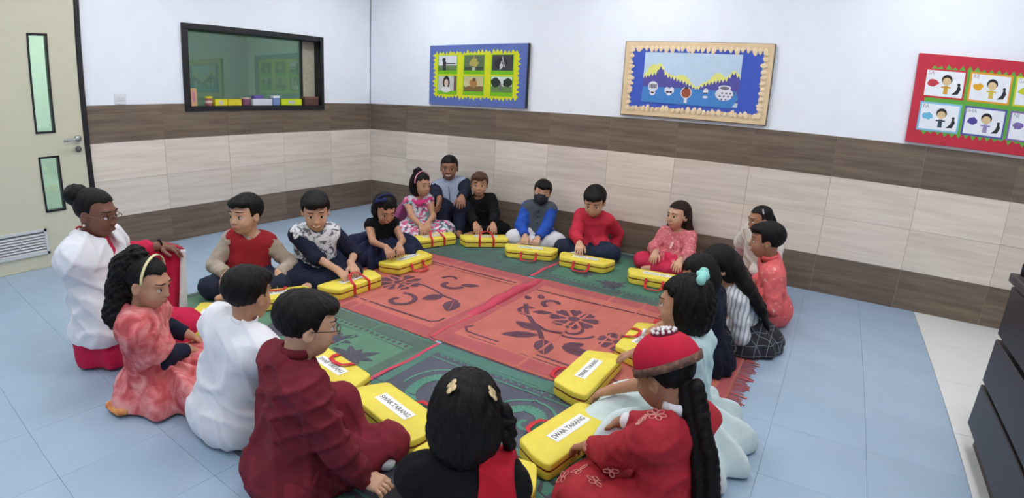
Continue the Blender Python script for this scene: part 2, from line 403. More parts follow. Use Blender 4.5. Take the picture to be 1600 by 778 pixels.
sl = MB().add([(.0118, yv0+.02, .012), (.0118, yv1-.02, .012), (.023, yv1-.02, 0), (.023, yv0+.02, 0), (.0118, yv0+.02, .0145), (.0118, yv1-.02, .0145), (.023, yv1-.02, .0025), (.023, yv0+.02, .0025)], [(0, 1, 2, 3), (7, 6, 5, 4), (3, 2, 6, 7), (0, 4, 5, 1), (0, 3, 7, 4), (1, 5, 6, 2)])
slm = mesh('slat', sl.v, sl.f)
for i in range(7): link('slat', slm, WM, gr, (0, 0, zv0+.024+i*.0205))
STEEL = M('brushed_steel', (170, 170, 170), .3, .05, 60, metal=.9)
h = MB(); h.tube([(.01, -.085, .945), (.03, -.085, .945)], .024, 14); h.tube([(.02, -.085, .945), (.06, -.085, .945), (.066, -.095, .944), (.066, -.2, .935)], .0095, 8); h = h.build('handle', STEEL, door, True)
k_ = MB(); k_.tube([(.01, -.088, .865), (.022, -.088, .865)], .022, 14); k_.build('lock_cylinder', M('dull_steel', (120, 118, 112), .4, metal=.8), door, True)
MB().bbox((.0, -.97, 0), (.016, -.04, .011), .002).build('threshold', M('threshold', (196, 196, 170), .5), door)

# switch plate on the left wall
p = GX(188, 155); sw = empty('switch_plate', (-.007, p[1], p[2])); tag(sw, 'small white switch plate on the wall beside the door', 'switch')
MB().bbox((0, -.045, -.042), (.009, .045, .042), .003).build('plate', M('switch_white', (226, 228, 232), .4, .01), sw)
for i in (-1, 0, 1): MB().bbox((.009, i*.024-.01, -.016), (.013, i*.024+.01, .016), .0015).build('rocker', M('rocker_white', (216, 218, 224), .35, .01), sw)

# ------------------------------------------------------------------ things on the window sill
def sill(px, X=-.05): return GX(px, 160, X)[1]
SZ = WZ0+.043
def carton(name, label, px0, px1, h, col, depth=.06, X=-.05, lid=None, cat='box', panel=None):
    y0, y1 = sill(px0, X), sill(px1, X); e = empty(name, (X, (y0+y1)/2, SZ)); w_ = (y1-y0)/2
    tag(e, label, cat)
    MB().bbox((-depth/2, -w_, 0), (depth/2, w_, h), .002).build('body', M('paper_%d_%d_%d' % col, col, .6, .05), e)
    if lid: MB().bbox((-depth/2-.002, -w_-.002, h*.8), (depth/2+.002, w_+.002, h+.004), .002).build('lid', M('paper_%d_%d_%d' % lid, lid, .6, .05), e)
    if panel: MB().bbox((depth/2, -w_*.4, h*.25), (depth/2+.0015, w_*.3, h*.75), .0005).build('printed_panel', M('paper_%d_%d_%d' % panel, panel, .6, .05), e)
    return e
def jar(name, label, px, r, h, col, lid, X=-.05, band=None):
    e = empty(name, (X, sill(px, X), SZ)); tag(e, label, 'jar')
    b = MB(); b.tube([(0, 0, 0), (0, 0, .004), (0, 0, h*.8)], [r*.94, r, r], 18); b.build('body', M('paper_%d_%d_%d' % col, col, .4, .05), e, False)
    b = MB(); b.tube([(0, 0, h*.8), (0, 0, h)], [r*1.06, r*1.06], 18); b.build('lid', M('paper_%d_%d_%d' % lid, lid, .4, .05), e, False)
    if band: MB().tube([(0, 0, h*.3), (0, 0, h*.55)], r*1.02, 18).build('band', M('paper_%d_%d_%d' % band, band, .4, .05), e)
    return e
e = carton('carton', 'tall orange and pink carton at the window\'s end nearest the door', 294, 305, .155, (205, 160, 120), .07, panel=(200, 120, 150)); e.rotation_euler = (0, 0, .2)
jar('jar', 'brown banded jar with yellow lid on the window sill', 326, .033, .085, (150, 92, 96), (214, 208, 40), band=(214, 190, 176))
carton('carton', 'long yellow carton with pale panel on the window sill', 334, 353, .058, (226, 214, 40), panel=(196, 200, 190))
carton('carton', 'plain yellow carton next to the purple jar on the sill', 354, 375, .058, (222, 206, 50))
jar('jar', 'purple jar standing between yellow and white cartons on the sill', 384, .042, .075, (130, 72, 104), (205, 178, 160))
jar('jar', 'round violet tub behind the white carton on the sill', 402, .055, .095, (110, 88, 168), (112, 92, 172), X=-.092)
carton('carton', 'low white carton in the middle of the window sill', 394, 424, .062, (208, 208, 218), .04, X=-.022)
e = carton('tin', 'upright blue tin with white rim on the window sill', 425, 435, .09, (118, 144, 196), .05, lid=(226, 228, 232), cat='tin')
carton('carton', 'lime yellow tray with silver badge on the window sill', 438, 469, .062, (206, 224, 30), panel=(190, 196, 190))
carton('carton', 'brown carton at the window\'s end nearest the corner', 474, 495, .085, (96, 66, 58), .06, lid=(120, 84, 72))

# ------------------------------------------------------------------ lettering
_txt = {}
def text_mesh(s, size, bold=.0, shear=0.0, space=1.0):
    k = (s, size, bold, shear)
    if k in _txt: return _txt[k]
    cu = bpy.data.curves.new('lettering', 'FONT'); cu.body = s; cu.size = size; cu.align_x = 'CENTER'; cu.align_y = 'CENTER'
    cu.offset = bold; cu.shear = shear; cu.space_character = space; cu.extrude = .0003; cu.resolution_u = 3
    o = bpy.data.objects.new('lettering', cu); COL.objects.link(o)
    dg = bpy.context.evaluated_depsgraph_get(); me = bpy.data.meshes.new_from_object(o.evaluated_get(dg)); me.materials.clear()
    bpy.data.objects.remove(o); bpy.data.curves.remove(cu); _txt[k] = me; return me

# ------------------------------------------------------------------ display boards on the back wall
def wf(u, v, d): return (u, -d, v)
def flat(name, polys, mat, parent, d, t=.0012):
    mb = MB()
    for i, p in enumerate(polys): mb.prism(p, lambda u, v, dd: (u, -(d+dd), v), t+.00005*i)
    return mb.build(name, mat, parent)
def rect(a, b, c, d): return [(a, c), (b, c), (b, d), (a, d)]
def jag(a, b, c, d, amp, n1, n2, seed):
    rn = random.Random(seed); P = []
    def side(p, q, n, nx, ny):
        for i in range(n):
            t = i/n; o = amp*(rn.uniform(.3, 1) if i % 2 else rn.uniform(-.5, .1)); P.append((p[0]+(q[0]-p[0])*t+nx*o, p[1]+(q[1]-p[1])*t+ny*o))
    side((a, c), (b, c), n1, 0, -1); side((b, c), (b, d), n2, 1, 0); side((b, d), (a, d), n1, 0, 1); side((a, d), (a, c), n2, -1, 0)
    return P
C_ = lambda r, g, b, ro=.75: M('paper_%d_%d_%d' % (r, g, b), (r, g, b), ro, .04, 20)
# board with six photographs
bA = empty('display_board', (.925, 0, 1.21)); tag(bA, 'blue display board with yellow jagged border and six small photographs', 'board')
MB().bbox((0, -.022, 0), (1.205, -.001, .6), .002).build('backing', C_(92, 112, 178), bA)
MB().bbox((1.196, -.026, 0), (1.212, -.001, .6), .002).build('edge_trim', BLACK, bA)
flat('jagged_border', [jag(.075, 1.10, .085, .52, .036, 46, 20, 4)], C_(212, 216, 30), bA, .022)
for r in range(2):
    for c in range(3):
        u0 = .115+c*.337; v0 = .105+(1-r)*.205; mt_ = flat('green_mount', [rect(u0, u0+.26, v0, v0+.19)], C_(118, 190, 30), bA, .0233)
        u1, u2, v1, v2 = u0+.012, u0+.25, v0+.038, v0+.185; k = r*3+c; um = (u1+u2)/2; W = u2-u1; Hh = v2-v1
        sky = [(214, 218, 222), (92, 112, 84), (62, 62, 66), (196, 196, 190), (196, 186, 140), (206, 216, 214)][k]
        ph = flat('photograph', [rect(u1, u2, v1, v2)], C_(*sky), bA, .0246)
        def sh(polys, col, d=.026): flat('printed_shape', polys, C_(*col), ph, d, .0006)
        if k == 0: sh([rect(u1, u2, v1, v1+Hh*.33)], (98, 126, 76)); sh([blob((u1+W*.3, v1+Hh*.72), .022, .022), rect(u1+W*.24, u1+W*.42, v1, v1+Hh*.6)], (44, 42, 46), .0267); sh([rect(u1+W*.4, u1+W*.95, v1+Hh*.42, v1+Hh*.48)], (60, 66, 60), .0272)
        if k == 1: sh([rect(u1, u2, v1, v1+Hh*.22)], (58, 70, 58)); sh([blob((um, v1+Hh*.5), .05, .045, 14, .25, 2)], (172, 164, 84), .0267); sh([blob((um, v1+Hh*.86), .014, .016)], (150, 132, 84), .0267); sh([rect(um-.02, um+.02, v1, v1+Hh*.2)], (190, 190, 170), .0272)
        if k == 2: sh([blob((um-.02, v1+Hh*.45), .07, .055, 14, .1, 5)], (40, 40, 48)); sh([[(um-.03, v1+.01), (um-.015, v1+.01), (um+.0, v1+Hh*.6), (um-.012, v1+Hh*.6)], [(um+.02, v1+.03), (um+.03, v1+.035), (um+.002, v1+Hh*.9), (um-.006, v1+Hh*.9)], blob((um-.01, v1+Hh*.3), .02, .022)], (206, 206, 210), .0267)
        if k == 3: sh([blob((um-.01, v1+Hh*.55), .045, .07)], (38, 34, 36)); sh([blob((um-.01, v1+Hh*.52), .026, .04)], (218, 188, 172), .0267); sh([blob((um-.012, v1+Hh*.08), .06, .03)], (226, 226, 226), .0272); sh([rect(u2-.03, u2, v1, v2)], (116, 76, 70), .0267)
        if k == 4: sh([rect(u1, u2, v1, v1+Hh*.35)], (120, 96, 60)); sh([blob((um, v1+Hh*.55), .055, .04, 14, .25, 8)], (168, 122, 66), .0267); sh([blob((um+.01, v1+Hh*.78), .02, .018)], (96, 66, 44), .0272); sh([blob((u1+.03, v1+Hh*.5), .028, .03, 12, .2, 3)], (206, 196, 150), .0267)
        if k == 5: sh([rect(u1, u2, v1, v1+Hh*.38)], (104, 136, 78)); sh([blob((u1+.05, v1+Hh*.62), .055, .045, 14, .2, 6), blob((u2-.05, v1+Hh*.62), .055, .045, 14, .2, 7)], (36, 48, 38), .0267); sh([blob((um-.01, v1+Hh*.3), .016, .04, 12, .2, 2)], (112, 112, 108), .0272)
# board with hills and instruments, petal border
bB = empty('display_board', (3.08, 0, 1.215)); tag(bB, 'blue display board with cream petal border, purple hills and musical instruments', 'board')
CREAMP = C_(226, 200, 160)
MB().bbox((0, -.03, 0), (1.18, -.001, .6), .004).build('backing', CREAMP, bB)
MB().bbox((-.006, -.026, -.004), (1.186, -.0, .604), .002).build('edge_trim', C_(112, 92, 82), bB)
flat('blue_field', [jag(.07, 1.105, .075, .545, .012, 40, 18, 9)], C_(64, 92, 190), bB, .030)
pet = MB(); pp = [(0, -.002), (.012, .006), (.016, .024), (.010, .042), (0, .05), (-.010, .042), (-.016, .024), (-.012, .006)]
pet.add([(u, -.0+(-.004 if i in (2, 6) else 0)-.003, v) for i, (u, v) in enumerate(pp)]+[(0, -.010, .025)], [(8, i, (i+1) % 8) for i in range(8)]); pem = mesh('petal', pet.v, pet.f, True)
rn = random.Random(3)
def petal(u, v, rot): 
    o = link('petal', pem, C_(236, 214, 178), bB, (u, -.031, v)); o.rotation_euler = (0, rot+rn.uniform(-.45, .45), 0); s_ = rn.uniform(.8, 1.25); o.scale = (s_, 1, s_)
for i in range(26): petal(.06+i*.0425, .038, 0); petal(.06+i*.0425, .568, math.pi)
for i in range(12): petal(.04, .06+i*.042, math.pi/2); petal(1.145, .06+i*.042, -math.pi/2)
u0, u1 = .175, .955
pic = flat('picture', [rect(u0, u1, .115, .515)], C_(190, 212, 232), bB, .0313)
hill = lambda t: float(np.interp(t, [0, .08, .14, .17, .20, .24, .32, .45, .53, .57, .64, .75, .87, .93, .96, 1], [.315, .335, .345, .40, .395, .335, .315, .285, .255, .23, .27, .30, .32, .375, .36, .335]))
ts = [i/60 for i in range(61)]
yel = [(u0, .2)]+[(u0+(u1-u0)*t, hill(t)+.015+.075*max(0, math.sin(t*19-.4))*(1-.6*math.sin(t*math.pi))+(.012 if i % 2 else 0)) for i, t in enumerate(ts)]+[(u1, .2)]
flat('yellow_grass', [yel], C_(226, 226, 130), pic, .0327, .0006)
pur = [(u0, .15)]+[(u0+(u1-u0)*t, hill(t)+(.012 if i % 2 else -.016)) for i, t in enumerate(ts)]+[(u1, .15)]
flat('purple_hills', [pur], C_(86, 82, 160), pic, .0335, .0006)
flat('blue_water', [[(u0, .115), (u1-.05, .105), (u1, .18), (u1-.02, .235), (u0, .24)]], C_(70, 132, 200), pic, .0343, .0006)
def inst(u, v, kind):
    pale = C_(222, 224, 232); dk = C_(62, 58, 66); d = .0352
    if kind == 0:
        p_ = flat('drawn_drum', [blob((u, v+.02), .042, .042), blob((u, v-.03), .024, .022)], pale, pic, d, .0006); [flat('drawn_detail', [q], dk, p_, d+.0008, .0005) for q in [rect(u-.03+i*.013, u-.022+i*.013, v+.005, v+.04) for i in range(5)]+[blob((u, v-.03), .014, .008)]]
    if kind == 1:
        p_ = flat('drawn_cymbals', [blob((u-.02, v+.012), .02, .026), blob((u+.02, v+.012), .02, .026), blob((u, v-.015), .02, .014)], pale, pic, d, .0006); [flat('drawn_detail', [blob((u+q, v-.002), .012, .008)], dk, p_, d+.0008, .0005) for q in (-.014, .014)]
    if kind == 2:
        p_ = flat('drawn_pot', [blob((u, v+.005), .045, .046), rect(u-.012, u+.012, v-.075, v-.04)], pale, pic, d, .0006); flat('drawn_detail', [blob((u, v+.005), .038, .04)], C_(156, 82, 56), p_, d+.0008, .0005); flat('drawn_detail', [blob((u, v+.042), .016, .009)], dk, p_, d+.0016, .0005)
    if kind == 3:
        p_ = flat('drawn_hourglass_drum', [blob((u, v+.02), .02, .022), blob((u, v-.025), .02, .01)], pale, pic, d, .0006); flat('drawn_detail', [rect(u-.014, u+.014, v+.0, v+.01)], dk, p_, d+.0008, .0005)
    if kind == 4:
        p_ = flat('drawn_bead_drum', [blob((u, v-.005), .07, .05), blob((u, v+.045), .05, .018)], pale, pic, d, .0006)
        flat('drawn_detail', [blob((u+.016*(i-(3-r)/2)*2, v-.045+.024*r), .008, .007, 8) for r in range(3) for i in range(4-0 if r else 3)]+[blob((u, v+.042), .036, .012)], C_(112, 108, 120), p_, d+.0008, .0005)
for u, v, k in ((.265, .222, 0), (.405, .205, 1), (.545, .2, 2), (.70, .205, 3), (.845, .215, 4)): inst(u, v, k)
# red board with drawn cards
bC = empty('display_board', (5.232, 0, 1.205)); tag(bC, 'red display board with green torn border and six drawn cards', 'board')
MB().bbox((0, -.022, 0), (1.2, -.001, .605), .002).build('backing', C_(196, 48, 68), bC)
flat('torn_border', [jag(.085, 1.12, .085, .515, .03, 46, 2, 12)], C_(98, 172, 66), bC, .022)
cards = [('SA', (196, 52, 60), (196, 62, 76), (206, 158, 50)), ('RE', (226, 158, 42), (224, 166, 40), (214, 190, 80)), ('GA', (206, 206, 40), (202, 210, 50), (120, 150, 70)), ('PA', (128, 192, 222), (108, 186, 222), (52, 72, 86)), ('DHA', (84, 88, 160), (84, 72, 152), (150, 140, 190)), ('NI', (132, 104, 170), (128, 112, 176), (190, 176, 214))]
for i, (tx, fr_, sp_, dr) in enumerate(cards):
    c = i % 3; r = i//3; u = .055+c*.285+.02*r*0; v = .315-r*.225; W, Hh = .265, .195
    cd_ = flat('card', [rect(u, u+W, v, v+Hh)], C_(*fr_), bC, .0233)
    flat('card_face', [rect(u+.012, u+W-.012, v+.012, v+Hh-.012)], C_(236, 240, 246), cd_, .0247, .0006)
    flat('colour_splash', [blob((u+.06, v+.1), .034, .024, 14, .22, i)], C_(*sp_), cd_, .0255, .0005)
    fu = u+.145; flat('drawn_dress', [[(fu-.014, v+.03), (fu+.014, v+.03), (fu+.012, v+.085), (fu-.012, v+.085)], rect(fu-.03, fu+.03, v+.07, v+.08)], C_(*dr), cd_, .0255, .0005)
    flat('drawn_hair', [blob((fu, v+.125), .034, .034)], C_(38, 34, 38), cd_, .0255, .0005); flat('drawn_face', [blob((fu, v+.114), .027, .026)], C_(222, 196, 150), cd_, .0262, .0005)
    au = u+.215; flat('drawn_animal', [[(au-.03, v+.03), (au+.01, v+.035), (au+.024, v+.07), (au+.012, v+.1), (au+.004, v+.095), (au-.004, v+.06)], blob((au+.008, v+.1), .01, .009)], C_(46, 44, 48), cd_, .0255, .0005)
    t = link('lettering', text_mesh(tx, .036), M('card_ink', (150, 150, 156), .8, .02), cd_, (u+.04, -.0257, v+.165)); t.rotation_euler = (math.pi/2, 0, 0)

# ------------------------------------------------------------------ dark chest of drawers at the right edge, bottle on top
ESP = M('espresso_wood', (52, 46, 48), .35, .12, 9, .05, 60, stretch=(1, 8, 8), spec=.4); ESP2 = M('espresso_side', (54, 46, 44), .5, .1, 9)
dk = empty('drawer_desk', (5.585, -1.87, 0)); tag(dk, 'dark brown office desk with wide drawers at the room\'s pale tiled edge', 'desk')
MB().bbox((.045, -1.55, .0), (.62, -.012, .70), .003).build('carcass', ESP2, dk)
MB().bbox((.02, -1.56, 0), (.0445, -.01, .075), .002).build('plinth', M('desk_plinth', (72, 62, 58), .5), dk)
for i, (z0, z1) in enumerate(((.095, .285), (.300, .492), (.512, .72))):
    MB().bbox((-.03, -1.56, z0), (.0445, 0, z1), .004).build('drawer_front', ESP, dk)
MB().bbox((-.045, -1.58, .735), (.64, .012, .772), .004).build('desk_top', ESP, dk)
p = G(1601, 432, .772); bo = empty('bottle', (p[0], p[1], .7725)); tag(bo, 'small dark bottle with blue cap on the desk', 'bottle')
b = MB(); b.tube([(0, 0, 0), (0, 0, .01), (0, 0, .045), (0, 0, .055)], [.016, .018, .018, .01], 14); b.build('body', BLACK, bo, True)
MB().tube([(0, 0, .0555), (0, 0, .075)], .011, 12).build('cap', M('blue_cap', (60, 96, 190), .4), bo)

# ------------------------------------------------------------------ woven mats
def mat_motif(kind):
    """outlines of the woven pattern in mat coordinates, 1.6 x 1.22 around the origin"""
    P = []
    def flower(cx, cy, R, n=8, rot=0.0):
        for i in range(n):
            a = rot+2*math.pi*i/n; a2 = math.pi/n*.8
            P.append([(cx+R*.3*math.cos(a-a2*.5), cy+R*.3*math.sin(a-a2*.5)), (cx+R*.85*math.cos(a-a2), cy+R*.85*math.sin(a-a2)), (cx+R*math.cos(a-a2*.4), cy+R*math.sin(a-a2*.4)), (cx+R*.9*math.cos(a), cy+R*.9*math.sin(a)), (cx+R*math.cos(a+a2*.4), cy+R*math.sin(a+a2*.4)), (cx+R*.85*math.cos(a+a2), cy+R*.85*math.sin(a+a2)), (cx+R*.3*math.cos(a+a2*.5), cy+R*.3*math.sin(a+a2*.5))])
        P.append(blob((cx, cy), R*.24, R*.24, 12))
    def leaf(cx, cy, l, w_, rot):
        c, s_ = math.cos(rot), math.sin(rot); q = [(0, 0), (.25, .42), (.55, .5), (.85, .25), (1, 0), (.85, -.25), (.55, -.5), (.25, -.42)]
        for sg in (1, -1):
            h = [(0, .02*sg)]+[(a, abs(b)*sg) for a, b in q[1:4]]+[(1, .02*sg)]
            P.append([(cx+c*a*l-s_*b*w_, cy+s_*a*l+c*b*w_) for a, b in h])
    def stem(pts, w_):
        for i in range(len(pts)-1):
            a = np.array(pts[i]); b = np.array(pts[i+1]); n = np.array([-(b-a)[1], (b-a)[0]]); n = n/(np.linalg.norm(n)+1e-9)*w_/2
            P.append([tuple(a-n), tuple(b-n), tuple(b+n), tuple(a+n)])
    def curl(cx, cy, r0, r1, a0, a1, w_, n=16): stem([(cx+(r0+(r1-r0)*i/n)*math.cos(a0+(a1-a0)*i/n), cy+(r0+(r1-r0)*i/n)*math.sin(a0+(a1-a0)*i/n)) for i in range(n+1)], w_)
    def frame(x, y, w_):
        stem([(-x, -y), (x, -y)], w_); stem([(x, -y), (x, y)], w_); stem([(x, y), (-x, y)], w_); stem([(-x, y), (-x, -y)], w_)
    if kind == 'floralA':
        stem([(-.70, -.47), (.68, -.45)], .014); stem([(.68, -.45), (.71, -.41), (.71, -.36)], .014); stem([(-.70, .45), (.70, .45)], .014); stem([(-.70, -.47), (-.70, .45)], .014); stem([(-.7, .40), (.7, .40)], .006)
        flower(.06, -.07, .165, 8, .2); curl(.30, -.32, .025, .125, 2.4, 8.4, .034); curl(.36, .13, .03, .10, 2.8, 6.4, .038); curl(.30, .22, .02, .07, .5, 3.6, .028)
        stem([(.20, .0), (.34, -.03), (.48, -.08), (.60, -.09)], .018); leaf(.46, -.07, .16, .10, -1.9); leaf(.57, -.09, .20, .11, -1.1); leaf(.42, .16, .14, .07, .5)
        flower(-.42, .22, .13, 7, .4); leaf(-.3, -.2, .17, .09, 2.6); curl(-.38, -.25, .02, .1, 0, 5, .03)
    elif kind == 'floralB':
        stem([(-.64, -.45), (.68, -.47)], .014); stem([(-.64, -.45), (-.68, -.41), (-.66, -.36)], .014); stem([(-.68, .40), (.68, .45)], .014); stem([(-.6, -.49), (.68, -.51)], .006)
        flower(-.24, .09, .155, 8, .35); curl(-.46, .24, .025, .08, .3, 4.6, .034); leaf(-.56, .26, .09, .05, 2.2); leaf(-.62, .2, .08, .045, 2.4); curl(-.53, .05, .03, .085, 1.2, 5.2, .026); leaf(-.50, .03, .13, .055, .5)
        stem([(-.60, .12), (-.52, .0), (-.42, -.10), (-.32, -.19), (-.26, -.27)], .030); stem([(-.42, -.10), (-.30, -.16), (-.20, -.14)], .022); curl(-.20, -.07, .04, .09, -1.6, .8, .022); curl(-.19, -.04, .12, .15, -1.7, -.1, .020)
        leaf(-.32, -.18, .19, .085, 3.0); leaf(-.30, -.24, .21, .085, -2.55); leaf(-.25, -.27, .19, .11, -1.05); leaf(-.12, -.30, .14, .08, 1.0); leaf(-.12, -.30, .18, .09, .1)
        flower(.10, -.05, .12, 7, .5); leaf(.3, -.2, .16, .08, .6); flower(.45, .15, .13, 8, .1); leaf(.3, .25, .15, .07, 2)
    elif kind == 'scatter':
        for s_ in (-1, 1):
            stem([(-.72, .50*s_), (.72, .50*s_)], .008); stem([(-.72, .44*s_), (.72, .44*s_)], .005)
            for i in range(36): P.append(blob((-.70+i*.04, .47*s_), .011, .016, 6))
        for cx, cy in ((-.52, -.22), (-.24, -.36), (.05, .1), (.36, .27), (.58, .2), (-.5, .25), (.4, -.25)):
            for i in range(9): leaf(cx, cy, .12+.03*math.sin(i*2.1), .042, 2*math.pi*i/9+.3)
            P.append(blob((cx, cy), .03, .03, 10))
    elif kind == 'scroll':
        for s_ in (-1, 1):
            stem([(-.72, .53*s_), (.72, .53*s_)], .008)
            for i in range(30): P.append([(-.7+i*.048, .50*s_), (-.68+i*.048, .475*s_), (-.66+i*.048, .50*s_), (-.68+i*.048, .49*s_)])
            stem([(-.72, .455*s_), (.72, .455*s_)], .01)
        for cx in (-.44, .06, .56):
            for s_ in (-1, 1):
                curl(cx, .24*s_, .05, .17, 0*s_, 4.4*s_, .055, 24); curl(cx, .24*s_, .015, .07, 2.0*s_, 7.6*s_, .02); curl(cx, .24*s_, .13, .22, .4*s_, 3.4*s_, .014, 24)
                curl(cx+.24, .34*s_, .015, .07, 1*s_, 6*s_, .018); P.append(blob((cx+.25, .14*s_), .10, .05, 16)); P.append(blob((cx+.0, .05*s_), .12, .032, 16))
            flower(cx+.25, 0, .12, 8)
    return P
def make_mat(label, x0, x1, y0, y1, base, border, ink, kind, z, group, creases_x, creases_y, seed, fringe=True, flip=False):
    rn = random.Random(seed); W, H = x1-x0, y1-y0
    root = empty('woven_mat', ((x0+x1)/2, (y0+y1)/2, 0)); tag(root, label, 'mat', group)
    def lines(n, L, cr):
        s_ = set(round(-L/2+L*i/n, 4) for i in range(n+1))
        for c in cr:
            for d in (-.014, -.006, 0, .006, .014): s_.add(round(c+d, 4))
        return sorted(v for v in s_ if -L/2-1e-6 <= v <= L/2+1e-6)
    xs, ys = lines(40, W, creases_x), lines(30, H, creases_y); V = []; F = []
    ph = [rn.uniform(0, 6) for _ in range(6)]
    def hgt(x, y):
        h_ = .0012*math.sin(x*9+ph[0]+2*math.sin(y*4+ph[1]))+.0012*math.sin(y*11+ph[2])+.0024
        for c in creases_x: h_ += .0062*math.exp(-((x-c+.004*math.sin(y*7+ph[3]))/.006)**2)
        for c in creases_y: h_ += .0052*math.exp(-((y-c+.004*math.sin(x*6+ph[4]))/.006)**2)
        return max(h_, .0004)
    for x in xs:
        for y in ys: V.append((x+.004*math.sin(y*6+ph[5])*(abs(x) > W/2-.01), y+.005*math.sin(x*5+ph[1])*(abs(y) > H/2-.01), z+hgt(x, y)))
    n = len(ys)
    for i in range(len(xs)-1):
        for j in range(n-1): F.append((i*n+j, (i+1)*n+j, (i+1)*n+j+1, i*n+j+1))
    nv = len(V); V += [(v[0], v[1], z*.5) for v in V]
    rim = [i*n for i in range(len(xs))]+[(len(xs)-1)*n+j for j in range(1, n)]+[i*n+n-1 for i in range(len(xs)-2, -1, -1)]+[j for j in range(n-2, 0, -1)]
    F += [(a, a+nv, b+nv, b) for a, b in zip(rim, rim[1:]+rim[:1])]
    link('mat_cloth', mesh('mat_cloth', V, F, True), woven(base), root)
    sx, sy = (W/1.6, H/1.22) if not kind.startswith('floral') else (1, 1)
    def lay(polys, name, mt, dz):
        mb = MB()
        for p_ in polys:
            q = [((-u if flip else u)*sx, v*sy) for u, v in p_]
            if any(abs(a) > W/2-.012 or abs(b) > H/2-.012 for a, b in q): continue
            ar = sum(q[i][0]*q[(i+1) % len(q)][1]-q[(i+1) % len(q)][0]*q[i][1] for i in range(len(q)))
            if ar < 0: q = q[::-1]
            mb.add([(u, v, z+hgt(u, v)+dz) for u, v in q], [tuple(range(len(q)))])
        o = mb.build(name, mt, root); return o
    B = .055
    def strip(a, b, c, d, n=24):
        out = []
        if b-a > d-c:
            for i in range(n): out.append([(a+(b-a)*i/n, c), (a+(b-a)*(i+1)/n, c), (a+(b-a)*(i+1)/n, d), (a+(b-a)*i/n, d)])
        else:
            for i in range(n): out.append([(a, c+(d-c)*i/n), (b, c+(d-c)*i/n), (b, c+(d-c)*(i+1)/n), (a, c+(d-c)*(i+1)/n)])
        return out
    for bd in (strip(-.785, .785, -.595, -.50), strip(-.785, .785, .50, .595), strip(-.785, -.73, -.50, .50), strip(.73, .785, -.50, .50)):
        if kind.startswith('floral'): bd = [[(u*W/1.6, v*H/1.22) for u, v in q] for q in bd]
        lay(bd, 'border_band', woven(border), .0010)
    mo = lay(mat_motif(kind), 'woven_motif', woven(ink), .0018); mo['kind'] = 'stuff'
    if fringe:
        for s_ in (-1, 1):
            fr = MB()
            for i in range(int(H/.012)):
                y = -H/2+.006+i*.012+rn.uniform(-.003, .003); l = rn.uniform(.05, .085); b = rn.uniform(-.02, .02)
                fr.ribbon([(s_*W/2, y, z+.002), (s_*(W/2+l*.5), y+b*.4, z*.5+.003), (s_*(W/2+l), y+b, .0025)], (0, 1, 0), .007, .0016)
            o = fr.build('fringe', woven(border), root); o['kind'] = 'stuff'
    return root
def woven(c):
    name = 'woven_%d_%d_%d' % c
    if name in MATS: return MATS[name]
    mt, nt, b = nodes(name); L = nt.links; tc = N(nt, 'ShaderNodeTexCoord')
    nz = N(nt, 'ShaderNodeTexNoise', Scale=5.0, Detail=5.0); L.new(tc.outputs['Object'], nz.inputs['Vector'])
    rp = N(nt, 'ShaderNodeValToRGB'); e = rp.color_ramp.elements; cl = lin(c); e[0].position = .3; e[1].position = .7
    e[0].color = tuple(v*.86 for v in cl[:3])+(1,); e[1].color = tuple(v*1.1 for v in cl[:3])+(1,); L.new(nz.outputs['Fac'], rp.inputs[0]); L.new(rp.outputs[0], b.inputs['Base Color'])
    b.inputs['Roughness'].default_value = .6; b.inputs['Specular IOR Level'].default_value = .25
    wv = N(nt, 'ShaderNodeTexWave', Scale=60.0, bands_direction='Y'); L.new(tc.outputs['Object'], wv.inputs['Vector'])
    bp = N(nt, 'ShaderNodeBump', Strength=.25, Distance=.001); L.new(wv.outputs['Fac'], bp.inputs['Height']); L.new(bp.outputs[0], b.inputs['Normal'])
    MATS[name] = mt; return mt
SAL, ROSE, PLUM = (191, 107, 95), (173, 86, 90), (98, 62, 77)
GRN, GRD, GRI = (80, 124, 104), (76, 94, 90), (80, 78, 90)
make_mat('orange red woven mat with plum flower on the side away from the wooden desk', 1.42, 3.03, -2.42, -1.17, SAL, ROSE, PLUM, 'floralA', .008, 'orange red woven mats', [-.35, .08, .16], [.0], 1)
make_mat('orange red woven mat with plum flower in front of the girl in mint', 3.04, 4.54, -2.40, -1.14, SAL, ROSE, PLUM, 'floralB', .0075, 'orange red woven mats', [-.20, .03], [-.02], 2)
make_mat('green woven mat under the children by the wall corner', 1.32, 2.905, -1.16, .0-.03, (80, 100, 96), (78, 96, 92), (76, 118, 104), 'scroll', .004, 'green woven mats', [.05, .42], [.08], 3, fringe=False)
make_mat('green woven mat with leaf clusters near the girl in pink kurta', 2.92, 4.50, -1.13, -.03, GRN, GRD, GRI, 'scatter', .004, 'green woven mats', [-.1, .35], [.1], 4, fringe=False)
make_mat('green woven mat with leaf clusters under the boy in white shirt', 1.42, 3.115, -3.60, -2.43, (92, 132, 108), (84, 106, 94), GRI, 'scatter', .004, 'green woven mats', [-.3, .45], [-.05], 5, fringe=False)
make_mat('green woven mat with scroll pattern beside the boy in maroon', 3.125, 4.52, -3.62, -2.41, (84, 86, 98), (78, 118, 106), (84, 136, 118), 'scroll', .004, 'green woven mats', [.0, .5], [.12], 6, fringe=False)

